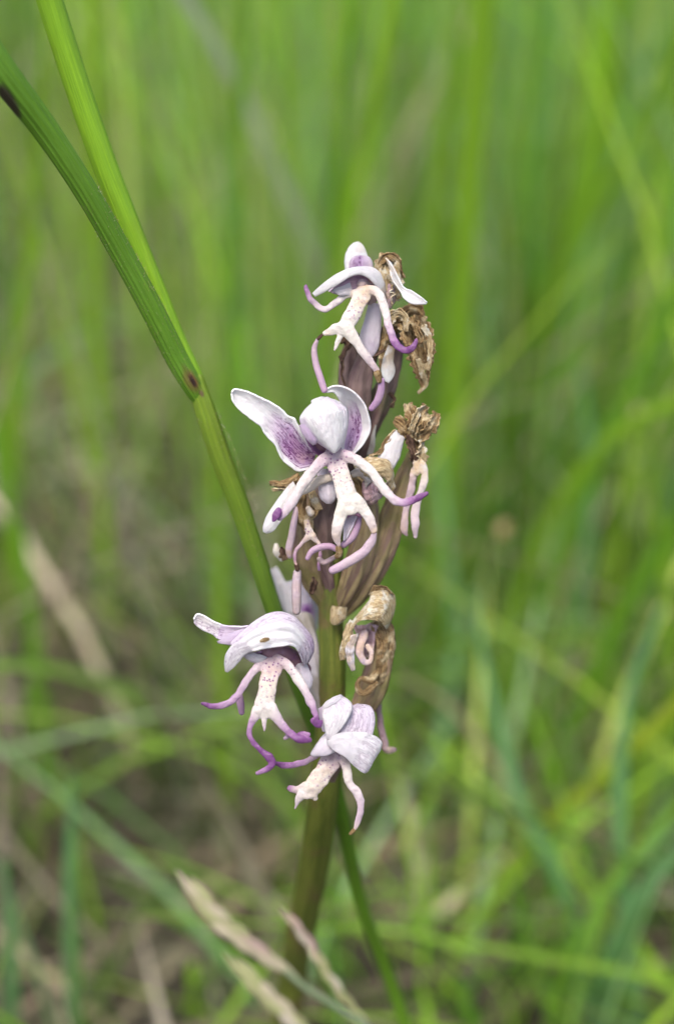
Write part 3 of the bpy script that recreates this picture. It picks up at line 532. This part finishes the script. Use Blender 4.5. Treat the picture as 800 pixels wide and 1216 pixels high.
# ---- withered bloom right, lower
W4 = loft('withered_flower', [(409, 756, 48), (416, 742, 52), (426, 728, 50), (438, 712, 44), (443, 699, 38), (455, 697, 36), (465, 702, 32), (470, 712, 28), (467, 730, 30), (460, 745, 36)],
          [(414, 756, 52), (420, 745, 58), (427, 738, 61), (434, 736, 62), (440, 736, 61), (446, 737, 58), (450, 739, 55), (453, 741, 51), (456, 744, 46), (458, 747, 40)], M_tan, ORX, 8, crump=.7, rip=.6, seed=90, ns=30, thick=1.2)
lobe([(440, 708, 42, 3), (447, 700, 44, 5), (457, 699, 40, 5), (466, 707, 34, 4)], W4, M_brown, 65, .3, .4, pleat=.2)
loft('crumpled_petal', [(416, 736, 50), (408, 754, 48), (404, 772, 46), (404, 784, 44)], [(424, 738, 54), (418, 756, 52), (413, 770, 50), (410, 782, 46)], M_tan, W4, 4, crump=1.5, seed=91)
loft('crumpled_petal', [(414, 755, 52), (410, 770, 52), (413, 784, 52), (418, 797, 52)], [(424, 752, 50), (420, 768, 52), (421, 782, 52), (421, 796, 52)], M_petal, W4, 3, (.15, 0, .55), crump=1, seed=92)
loft('hood_lining', [(420, 742, 36), (424, 760, 34), (426, 780, 34)], [(450, 742, 34), (446, 760, 32), (442, 780, 32)], M_pink, W4, -6, crump=2, seed=93)
tube('lip', [(432, 752, 42, 5), (428, 764, 46, 6), (427, 776, 48, 5), (432, 786, 48, 3.6), (439, 785, 48, 3.2), (441, 776, 48, 3), (437, 768, 46, 3)], M_lip, W4, lambda t: (.38-.15*t, .3, .55), wob=1.6, flat=.5)
tube('lip', [(446, 800, 34, 5), (440, 808, 36, 5), (428, 806, 38, 3), (424, 816, 38, 3.4), (430, 824, 38, 3.6), (438, 820, 36, 4), (446, 812, 34, 4)], M_brown, W4, wob=1.5, flat=.5)
tube('crumpled_petal', [(446, 826, -6, 5), (450, 846, -14, 4), (452, 864, -18, 4), (456, 880, -20, 4), (458, 890, -20, 4), (468, 891, -20, 3)], M_pink, W4, lambda t: Z, wob=1.5)
loft('crumpled_petal', [(462, 735, 20), (468, 760, 18), (464, 800, 12), (452, 836, 4)], [(440, 740, 30), (446, 770, 30), (446, 805, 24), (444, 838, 8)], M_brown, W4, 4, crump=1.5, seed=94, rip=.5)

# ================================================================= grass culm at left (in focus)
def colf(c): return lambda s, t: c
def strip(name, pts, col, mat, parent=None, ns=5, fold=.25, n=26, twist=0, ribn=0, solid=0, colfn=None, dens=None):
    """pts rows x,y,d,halfwidth(px at flower scale, converted with depth). A long leaf with a keel."""
    P = np.asarray(pts, float); Q = spline(P, n); C = Q[:, :3]; w = np.maximum(Q[:, 3], .2)
    Wc = toW(C); dep = FD-C[:, 2]*1e-4; hw = w*K*dep
    T = np.gradient(Wc, axis=0); T /= np.linalg.norm(T, axis=1)[:, None]
    side = np.cross(T, CF+0*T); side /= np.linalg.norm(side, axis=1)[:, None]; up = np.cross(side, T)
    if twist:
        a = twist*np.linspace(0, 1, n)[:, None]; side, up = side*np.cos(a)+up*np.sin(a), up*np.cos(a)-side*np.sin(a)
    s = np.linspace(-1, 1, ns)
    h = -fold*(1-np.abs(s))
    if ribn: h = h+.06*np.cos(s*ribn*np.pi)
    v = Wc[:, None]+hw[:, None, None]*(s[None, :, None]*side[:, None]+h[None, :, None]*up[:, None])
    t = np.linspace(0, 1, n)
    tn = np.array([[colfn(x, y) if colfn else col for x in s] for y in t]).reshape(-1, 3)
    st = np.stack([np.tile((s+1)/2, n), np.repeat(t*4, ns)], 1)
    o = mkobj(name, v.reshape(-1, 3), grid_faces(n, ns), mat, None, tn, st, solid=solid, world=True)
    return o
CUL = thing('grass_stalk', 'thick bright green grass stem forking at a dark brown joint, left of the orchid', 'grass stalk')
gdc = ground_d(640, 1900)
def cul_t(t): return (.17, .36, .012) if t < .5 else (.15, .3, .015)
tube('upper_stem', [(40, -60, 120, 17), (59, 0, 100, 16), (91, 100, 72, 15.5), (126, 200, 48, 15), (166, 300, 28, 13.5), (204, 392, 14, 12), (230, 448, 10, 11), (241, 474, 8, 10)], M_culm, CUL, lambda t: (.19, .38, .012), step=2, na=48, flat=1, rib=.01, nrib=11)
tube('stem', [(232, 452, 12, 11), (247, 498, 8, 12.5), (264, 548, 2, 12.5), (284, 600, -6, 12), (304, 660, -14, 11), (325, 725, -24, 10.5), (356, 815, -50, 10.5), (384, 890, -80, 10), (400, 950, -110, 10), (414, 1010, -170, 8), (432, 1085, -250, 8), (480, 1215, -360, 8), (560, 1500, -400, 12), (640, 1900, gdc, 14)],
     M_culm, CUL, lambda t: ((.15-.08*min(1, t*5), .24-.09*min(1, t*5), .012) if t < .3 else (.10, .22, .012)), step=2, na=48, flat=1, rib=.03, nrib=9)
tube('leaf_sheath', [(-45, 20, 170, 21), (4, 88, 150, 18.5), (55, 155, 120, 15.5), (103, 228, 92, 14), (147, 305, 62, 13.5), (181, 368, 42, 13.5), (207, 420, 26, 13), (225, 452, 19, 12), (240, 478, 11, 9)], M_culm, CUL,
     lambda t: (.085, .2, .01), step=2.5, na=84, flat=.8, rib=.05, nrib=14)
def stain(o, c, rad, col):                    # a withered patch on the skin, in the skin's own colour
    co = np.empty(len(o.data.vertices)*3); o.data.vertices.foreach_get('co', co); co = co.reshape(-1, 3)
    p = toW(c)[0]; d = co-p; u = CR*.45-CU*.89; w = np.cross(u, CF)
    q = (d@u/(rad[0]*1e-4))**2+(d@w/(rad[1]*1e-4))**2+(d@CF/(3e-3))**2
    q = q*(1+.5*nz(co*1e4, .12, 3)[:, 0])
    k = np.clip(1.6-q*1.3, 0, 1)[:, None]
    at = o.data.color_attributes['tint'].data; cc = np.empty(len(co)*4); at.foreach_get('color', cc); cc = cc.reshape(-1, 4)
    cc[:, :3] = cc[:, :3]*(1-k)+np.array(col)*k; at.foreach_set('color', cc.ravel())
for o in CUL.children:
    stain(o, (228, 452, 22), (18, 8), (.12, .12, .02)); stain(o, (230, 453, 22), (10, 4), (.10, .05, .02)); stain(o, (230, 454, 22), (7, 2.6), (.03, .015, .01))
    stain(o, (240, 468, 16), (5, 3), (.11, .08, .03))
    stain(o, (10, 120, 150), (18, 9), (.03, .025, .012))
# soft hairs on the sheath: too small to pick apart
hv, hf = [], []
def hair(p, q, r=.28):
    p, q = np.array(p, float), np.array(q, float); k = len(hv)
    d = q-p; s = np.cross(d, (0, 0, 1.)); s /= np.linalg.norm(s)+1e-6; u = np.array((0, 0, 1.))
    hv.extend([p+s*r, p-s*.5*r+u*r, p-s*.5*r-u*r, q]); hf.extend([[k, k+1, k+3], [k+1, k+2, k+3], [k+2, k, k+3]])
for path in ([(103, 228, 92, 17), (148, 305, 62, 16), (182, 368, 42, 15.5), (206, 420, 26, 14), (224, 452, 19, 12.5)], [(246, 492, 8, 15), (266, 540, 2, 15.5), (290, 600, -6, 15.5), (315, 665, -14, 15)]):
    Q = spline(path, 90)
    for i in range(1, 90):
        for k in range(3):
            a_ = random.uniform(-.2, math.pi+.2); T = Q[i, :3]-Q[i-1, :3]; T /= np.linalg.norm(T); B = np.cross(T, (0, 0, 1.)); B /= np.linalg.norm(B)
            d = B*math.cos(a_)+np.array((0, 0, 1.))*math.sin(a_); p = Q[i, :3]+d*Q[i, 3]*.85
            hair(p, p+(d*random.uniform(2, 4.5)+T*random.uniform(-2, 1.5)))
ho = mkobj('hairs', np.array(hv), hf, M_tan, CUL, np.zeros((len(hv), 3)), np.zeros((len(hv), 2))); ho['kind'] = 'stuff'

# ================================================================= blurred spikelets at the bottom
SPK = thing('grass_flower_head', 'blurred pink tinged grass flower head with pale spikelets below the orchid stem', 'grass head')
def spikelet(pts, wmax, seed, n=11):
    Q = spline(pts, n); V, F, TN, ST = [], [], [], []; off = 0; r = random.Random(seed)
    for i in range(1, n):
        c = Q[i]; b = Q[i]-Q[i-1]; b /= np.linalg.norm(b); s = np.array((-b[1], b[0], 0)); sg = 1 if i % 2 else -1
        k = math.sin(math.pi*min(1, .2+i/n*.72))**.7*wmax; ln = wmax*3.6
        tip = c-b*ln+s*sg*k*.32+np.array((0, 0, r.uniform(-3, 6)))
        v, f, st = tube_mesh([(*(c+s*sg*k*.1), k*.3), (*(c-b*ln*.45+s*sg*k*.36), k*.5), (*tip, .8)], step=5, na=10, flat=.45)
        col = [(.46, .44, .28), (.42, .31, .27), (.32, .38, .13), (.52, .50, .38)][r.choice((0, 0, 1, 2, 2, 3))]
        V.append(v); F += [[a+off for a in q] for q in f]; off += len(v)
        t = np.linspace(0, 1, len(v))[:, None]; TN.append(np.array(col)*(1-t*.5)+np.array((.48, .36, .33))*t*.5); ST.append(st)
    return mkobj('spikelet', np.vstack(V), F, M_dry, SPK, np.vstack(TN), np.vstack(ST))
spikelet([(236, 1062, 320), (262, 1094, 325), (305, 1128, 330), (350, 1160, 332)], 15, 1)
spikelet([(344, 1090, 305), (368, 1122, 310), (396, 1168, 315), (428, 1210, 320), (450, 1250, 320)], 9, 2, 15)
spikelet([(292, 1156, 335), (318, 1184, 338), (350, 1214, 340), (388, 1256, 342)], 14, 3)
gsp = ground_d(700, 2200)
tube('stalk', [(340, 1154, 332, 3.5), (368, 1176, 332, 4), (412, 1204, 330, 4), (460, 1242, 326, 4.5), (520, 1330, 300, 6), (620, 1650, 100, 8), (700, 2200, gsp, 9)], M_culm, SPK, lambda t: (.2, .27, .15), step=6)
tube('stalk', [(425, 1205, 320, 3), (460, 1255, 320, 4), (520, 1332, 300, 4)], M_culm, SPK, lambda t: (.2, .28, .1), step=6)
tube('stalk', [(380, 1245, 342, 3), (450, 1290, 332, 4), (520, 1334, 300, 4)], M_culm, SPK, lambda t: (.2, .28, .1), step=6)

# ================================================================= single grass blades seen behind
YG, MG, BG, DG, PD, TN_, DRY, YE = (.26, .43, .035), (.18, .36, .035), (.18, .36, .16), (.09, .22, .03), (.52, .60, .42), (.38, .33, .2), (.27, .24, .17), (.36, .44, .04)
BL = [  # pixel path from tip to root, depth (cm from the camera) at the tip, half width px, colour, label
    ([(289, -60), (286, 60), (281, 220), (273, 400), (268, 560), (262, 760)], 27, 9, MG, 'upright mid green blade rising left of the topmost flower'),
    ([(190, -60), (225, 5), (268, 75), (305, 150), (345, 240), (392, 360), (430, 520)], 26, 12, PD, 'pale grey green blade slanting down from the top edge towards the top flower'),
    ([(118, -50), (112, 60), (112, 210), (115, 400), (122, 600), (130, 790)], 28, 12, YG, 'upright bright green blade behind the forked stem'),
    ([(55, 20), (47, 120), (38, 260), (22, 420), (10, 600), (5, 760)], 25, 15, YG, 'broad yellow green blade near the left edge above the middle'),
    ([(-8, 480), (4, 560), (22, 640), (34, 710), (44, 800), (60, 980)], 27, 13, MG, 'green blade bending down along the left edge at mid height'),
    ([(474, -40), (458, 60), (438, 150), (416, 240), (396, 380), (380, 620)], 24, 9, YG, 'bright yellow green blade slanting to the top flower from above'),
    ([(414, -60), (410, 80), (405, 200), (401, 320), (398, 520)], 26, 9, MG, 'narrow darker green blade straight above the top flower'),
    ([(578, -60), (566, 100), (552, 280), (538, 470), (526, 640), (510, 820)], 25, 19, YG, 'wide yellow green blade standing right of the top flower'),
    ([(540, 20), (522, 150), (510, 320), (505, 500), (500, 700)], 30, 13, (.28, .42, .05), 'yellowish upright blade close to the right side of the orchid'),
    ([(735, -60), (722, 80), (700, 220), (650, 330), (620, 440), (600, 600)], 30, 13, YG, 'bright blade curving left from the top right corner area'),
    ([(812, 40), (760, 150), (700, 260), (650, 360), (612, 470), (590, 640)], 28, 12, (.26, .42, .06), 'light green blade leaning in from the upper right edge'),
    ([(812, 330), (770, 420), (720, 520), (670, 640), (625, 780), (600, 900)], 26, 12, MG, 'green blade leaning right across the mid right side'),
    ([(820, 470), (745, 505), (690, 560), (650, 620), (610, 730), (580, 900)], 25, 11, YG, 'curved bright green blade crossing the right edge at mid height'),
    ([(815, 600), (760, 690), (715, 780), (680, 860), (640, 980)], 25, 14, MG, 'broad green blade slanting down from the right edge below the middle'),
    ([(815, 825), (765, 875), (712, 925), (655, 975), (600, 1040), (560, 1130)], 24, 12, YE, 'yellow blade slanting across the lower right corner'),
    ([(690, 430), (700, 560), (690, 700), (660, 800), (620, 900)], 30, 12, BG, 'blue green upright blade on the right at mid height'),
    ([(520, 520), (530, 640), (540, 760), (520, 900), (510, 1000)], 32, 10, BG, 'blue green blade right of the middle flower'),
    ([(785, 720), (745, 830), (735, 960), (745, 1100), (760, 1250)], 24, 13, BG, 'blue green blade in the lower right, curving downwards'),
    ([(560, 700), (585, 830), (620, 960), (670, 1060), (700, 1240)], 25, 12, BG, 'long blue green blade leaning right below the middle on the right'),
    ([(820, 1000), (770, 1050), (730, 1120), (700, 1250)], 24, 12, BG, 'blue green blade in the bottom right corner'),
    ([(470, 800), (530, 835), (575, 890), (605, 940), (625, 1010), (640, 1100)], 27, 7, TN_, 'dry tan stalk arching right of the lowest flower'),
    ([(618, 730), (640, 790), (652, 860), (655, 940)], 30, 5, TN_, 'thin dry brown stalk among the green on the right'),
    ([(-12, 788), (50, 792), (110, 806), (150, 830), (175, 858), (190, 890)], 24, 10, (.22, .36, .1), 'arching pale green blade reaching in from the left edge'),
    ([(60, 790), (140, 812), (220, 842), (280, 880), (330, 925), (350, 980)], 27, 11, (.24, .32, .12), 'flat pale blade running towards the lowest flower from the left'),
    ([(86, 925), (84, 1000), (85, 1080), (90, 1250)], 23, 13, BG, 'blue green upright blade in the bottom left'),
    ([(6, 1020), (12, 1100), (14, 1180), (10, 1260)], 22, 12, BG, 'blue green blade in the bottom left corner'),
    ([(130, 1040), (190, 1080), (250, 1115), (310, 1160), (350, 1230)], 27, 10, (.14, .28, .03), 'green blade lying behind the pink grass head'),
    ([(245, 930), (275, 980), (305, 1045), (325, 1130), (330, 1220)], 25, 9, DRY, 'pale dry blade left of the orchid stem'),
    ([(265, 600), (262, 760), (270, 900), (275, 1000)], 28, 11, YG, 'yellow green blade behind the lower left flower'),
    ([(0, 470), (50, 430), (100, 400), (150, 380), (210, 370)], 36, 9, BG, 'blue green blade leaning over at far left above the middle'),
    ([(620, 560), (570, 620), (545, 700), (535, 800)], 28, 8, DG, 'dark green blade right of the brown withered bloom'),
    ([(330, -40), (345, 80), (352, 200), (350, 350), (345, 500)], 33, 10, (.24, .38, .1), 'pale green blade high above the middle flower'),
    ([(650, -40), (640, 90), (632, 240), (640, 400), (650, 600)], 31, 11, (.2, .4, .1), 'soft green blade in the upper right'),
    ([(770, 560), (790, 680), (800, 820), (805, 1000)], 27, 12, YG, 'bright green blade hugging the right edge'),
    ([(430, 960), (455, 1010), (500, 1050), (560, 1090)], 33, 8, MG, 'short green blade low behind the orchid stem'),
    ([(20, 520), (70, 580), (110, 640), (160, 720)], 38, 6, DRY, 'dead grey straw on the ground at left'),
    ([(180, 130), (215, 220), (250, 300), (290, 380)], 45, 9, DRY, 'dead pale straw in the upper left gap'),
    ([(0, 985), (60, 1060), (130, 1130), (200, 1216)], 27, 5, DRY, 'dead pale straw in the lower left'),
    ([(620, 1010), (560, 960), (500, 920), (450, 905)], 33, 6, DRY, 'dead pale straw low on the right of the stem'),
]
for i, (px, dc, hw, col, lab) in enumerate(BL):
    n = len(px); dt = (15-dc)*100; db = min(ground_d(*px[-1]), dt) if px[-1][1] > 50 else dt-600
    if px[-1][1] <= 1216:                       # run on down to the ground behind the other grass
        pass
    P = []
    cum = np.r_[0, np.cumsum([math.dist(px[k], px[k+1]) for k in range(n-1)])]; cum /= cum[-1]
    zt, zb = FD-dt*1e-4, FD-db*1e-4
    for k, (x, y) in enumerate(px):
        z = 1/((1-cum[k])/zt+cum[k]/zb); wk = .7*hw*min(1, .3+1.6*cum[k]) if px[0][1] > 0 and px[0][0] > 0 and px[0][0] < 800 else .7*hw
        P.append((x, y, (FD-z)*1e4, wk))
    drycol = col in (DRY, TN_, PD)
    o = strip('straw_stalk' if drycol else 'grass_stalk', P, col, M_dry if drycol else M_blade, fold=.3, ns=5, n=24)
    o['label'] = lab; o['category'] = 'grass blade'; o['group'] = 'single grass blades behind the orchid'

# ---- small pale heads of other plants, far out of focus
for px, dc, rr, col, lab in (((597, 628), 29, 10, (.42, .33, .16), 'small dry tan seed head blurred in the grass right of the middle flower'),
                             ((752, 492), 32, 12, (.48, .36, .26), 'brownish pink dead head blurred near the right edge')):
    d = (15-dc)*100; k = dc/15
    HD = thing('seed_head', lab, 'seed head', group='small heads among the background grass')
    b = (px[0]+20, px[1]+500, ground_d(px[0]+20, px[1]+500)) if px[1]+500 > 700 else (px[0]+20, 800, ground_d(px[0]+20, 800))
    md = (d+b[2])/2
    tube('stalk', [(px[0], px[1], d, 1.6), (px[0]+6, px[1]+120, d*.8+b[2]*.2, 1.8), (b[0], b[1], b[2], 2)], M_culm, HD, lambda t: (.18, .3, .06), step=12, na=8)
    for q in range(7):
        a_ = q*2.4; e = (math.cos(a_)*rr*.55, math.sin(a_)*rr*.6)
        tube('floret', [(px[0]+e[0]*.2, px[1]+e[1]*.2, d, rr*.2), (px[0]+e[0], px[1]+e[1], d+(q-3)*3, rr*.42), (px[0]+e[0]*1.6, px[1]+e[1]*1.6, d, rr*.12)], M_dry, HD, col, step=3, na=8)

# ================================================================= meadow
g = [(-30, -30, 0), (30, -30, 0), (30, 30, 0), (-30, 30, 0)]
nx = 120; xs = np.linspace(-1.6, 1.6, nx); ys = np.linspace(-.6, 3, nx)
X, Y = np.meshgrid(xs, ys, indexing='ij')
Zg = np.array([[.012*noise.noise(Vector((x*7, y*7, 0)))+.005*noise.noise(Vector((x*30, y*30, 2)))-.006 for y in ys] for x in xs])
Zg[0] = Zg[-1] = -.012; Zg[:, 0] = Zg[:, -1] = -.012
gv = np.stack([X, Y, Zg], -1).reshape(-1, 3); gf = grid_faces(nx, nx)
k0 = len(gv); ring = [(-60, -60, -.012), (60, -60, -.012), (60, 60, -.012), (-60, 60, -.012)]
inn = [0, (nx-1)*nx, nx*nx-1, nx-1]
e0 = [i*nx for i in range(nx)]; e1 = [(nx-1)*nx+i for i in range(nx)]; e2 = [i*nx+nx-1 for i in range(nx)][::-1]; e3 = list(range(nx))[::-1]
gf += [e0[::-1]+[k0, k0+1], e1[::-1]+[k0+1, k0+2], e2[::-1]+[k0+2, k0+3], e3[::-1]+[k0+3, k0]]
go = mkobj('ground', np.vstack([gv, ring]), gf, M_soil, None, smooth=False, world=True); go['kind'] = 'structure'

PAL = np.array([(.32, .52, .05), (.25, .42, .05), (.16, .30, .04), (.22, .41, .17), (.30, .48, .25), (.46, .58, .16), (.10, .20, .03)])
def field(name, cnt, xr, yr, hr, wr, probs, pal, mat, dens=None, lean=.35, nseg=6, mind=.215, seed=0, droop=.5, patch=.7):
    r = np.random.default_rng(seed)
    b = np.empty((0, 2))
    while len(b) < cnt:
        q = np.stack([r.uniform(*xr, cnt), yr[0]+(yr[1]-yr[0])*r.random(cnt)**1.3], 1)
        q = q[np.abs(q[:, 0]) < .30+.55*(q[:, 1]+.13)]
        if dens is not None: q = q[r.random(len(q)) < dens(q[:, 0], q[:, 1])]
        b = np.vstack([b, q])
    b = b[:cnt]
    h = r.uniform(*hr, cnt)*(.6+.6*r.random(cnt)); w = r.uniform(*wr, cnt)
    az = r.uniform(0, 2*np.pi, cnt); ln = np.abs(r.normal(0, lean, cnt))*h; dr = r.random(cnt)*droop
    fz = r.uniform(0, np.pi, cnt); t = np.linspace(0, 1, nseg+1)
    d = np.stack([np.cos(az), np.sin(az)], 1)
    off = (t[None]**1.9)*ln[:, None]*(1+dr[:, None])
    cx = b[:, None]+d[:, None]*off[..., None]
    cz = h[:, None]*(t[None]-dr[:, None]*.45*t[None]**3)
    C = np.concatenate([cx, cz[..., None]], -1)
    ww = w[:, None]*np.minimum(1, (1-t[None])*2.2+.06)*.5
    s = np.stack([np.cos(fz), np.sin(fz), 0*fz], 1)
    kd = np.stack([-np.sin(fz), np.cos(fz), 0*fz], 1)*.3
    V = np.stack([C+s[:, None]*ww[..., None], C+kd[:, None]*ww[..., None], C-s[:, None]*ww[..., None]], 2)
    # keep clear of the plant and of the space in front of it
    rel = V.reshape(cnt, -1, 3)-CO; dep = rel@CF; u = np.abs(rel@CR)/np.maximum(dep, .01)/K; vv = np.abs(rel@CU)/np.maximum(dep, .01)/K
    bad = ((dep < mind) & (dep > -.03) & (u < 900) & (vv < 1300)).any(1)
    V = V[~bad]; m = len(V)
    ci = r.choice(len(pal), m, p=probs); col = pal[ci]*(r.uniform(.75, 1.25, (m, 1)))*r.uniform(.92, 1.08, (m, 3))
    bb = b[~bad]; pt = np.array([noise.noise(Vector((x*9, y*9, seed)))+.6*noise.noise(Vector((x*28, y*28, seed+3))) for x, y in bb])
    col = col*np.clip(1+patch*pt, .35, 1.7)[:, None]
    n1 = (nseg+1)*3
    base = np.array(grid_faces(nseg+1, 3)); F = (base[None]+(np.arange(m)*n1)[:, None, None]).reshape(-1, 4)
    tn = np.repeat(col, n1, 0); st = np.tile(np.stack([np.tile([0, .5, 1], nseg+1), np.repeat(t*3, 3)], 1), (m, 1))+np.repeat(r.random((m, 1))*9, n1, 0)
    me = bpy.data.meshes.new(name); v = V.reshape(-1, 3)
    me.vertices.add(len(v)); me.vertices.foreach_set('co', v.ravel()); me.loops.add(F.size); me.loops.foreach_set('vertex_index', F.ravel())
    me.polygons.add(len(F)); me.polygons.foreach_set('loop_start', np.arange(0, F.size, 4)); me.polygons.foreach_set('use_smooth', [True]*len(F)); me.update(calc_edges=True)
    a = me.color_attributes.new('tint', 'FLOAT_COLOR', 'POINT'); a.data.foreach_set('color', np.c_[tn, np.ones(len(v))].ravel())
    a = me.attributes.new('st', 'FLOAT_VECTOR', 'POINT'); a.data.foreach_set('vector', np.c_[st, np.zeros(len(v))].ravel())
    me.materials.append(mat); o = bpy.data.objects.new(name, me); COL.objects.link(o); o['kind'] = 'stuff'; return o
def dn(x, y):
    left = np.clip((x/(y+.2)+.06)*2.2+.27, .07, 1)
    return np.maximum(left, np.clip((y-.85)/.9, 0, 1))
field('meadow_grass', 4600, (-.6, .7), (.05, .85), (.10, .27), (.0007, .0022), [.24, .2, .12, .14, .14, .1, .06], PAL, M_blade, dn, seed=11, mind=.28, lean=.2)
field('thin_upright_grass', 520, (-.5, .6), (.10, .6), (.18, .34), (.0012, .0026), [.34, .14, .16, .08, .08, .14, .06], PAL, M_blade,
      lambda x, y: np.clip((x/(y+.2)+.5)*1.0+.25, .25, 1), lean=.10, seed=21, nseg=7, mind=.25, droop=.15, patch=.9)
field('far_grass', 14000, (-2.2, 2.2), (.7, 3.4), (.15, .38), (.0016, .0045), [.24, .18, .1, .14, .18, .12, .04], PAL, M_blade, None, seed=2, nseg=5, lean=.24)
field('low_grass', 8500, (-.6, .7), (.02, .9), (.02, .10), (.001, .003), [.10, .20, .24, .12, .10, .04, .20], PAL, M_blade, lambda x, y: np.clip((x/(y+.2)+.2)*1.6+.3, .22, 1), lean=.8, seed=3, nseg=4)
DP = np.array([(.28, .24, .16), (.20, .17, .11), (.13, .11, .07), (.42, .39, .28), (.07, .06, .04)])
dl = lambda x, y: np.clip(.62-1.5*x/(y+.2), .18, 1)
field('leaf_litter', 8500, (-.8, .8), (.0, 1.3), (.01, .035), (.0012, .004), [.25, .25, .2, .15, .15], DP, M_dry, dl, lean=3.2, seed=4, nseg=5, droop=.9)
field('dead_grass', 2000, (-.8, .8), (.05, 1.6), (.05, .22), (.001, .0028), [.3, .2, .1, .35, .05], DP, M_dry, dl, lean=.9, seed=5, nseg=6)
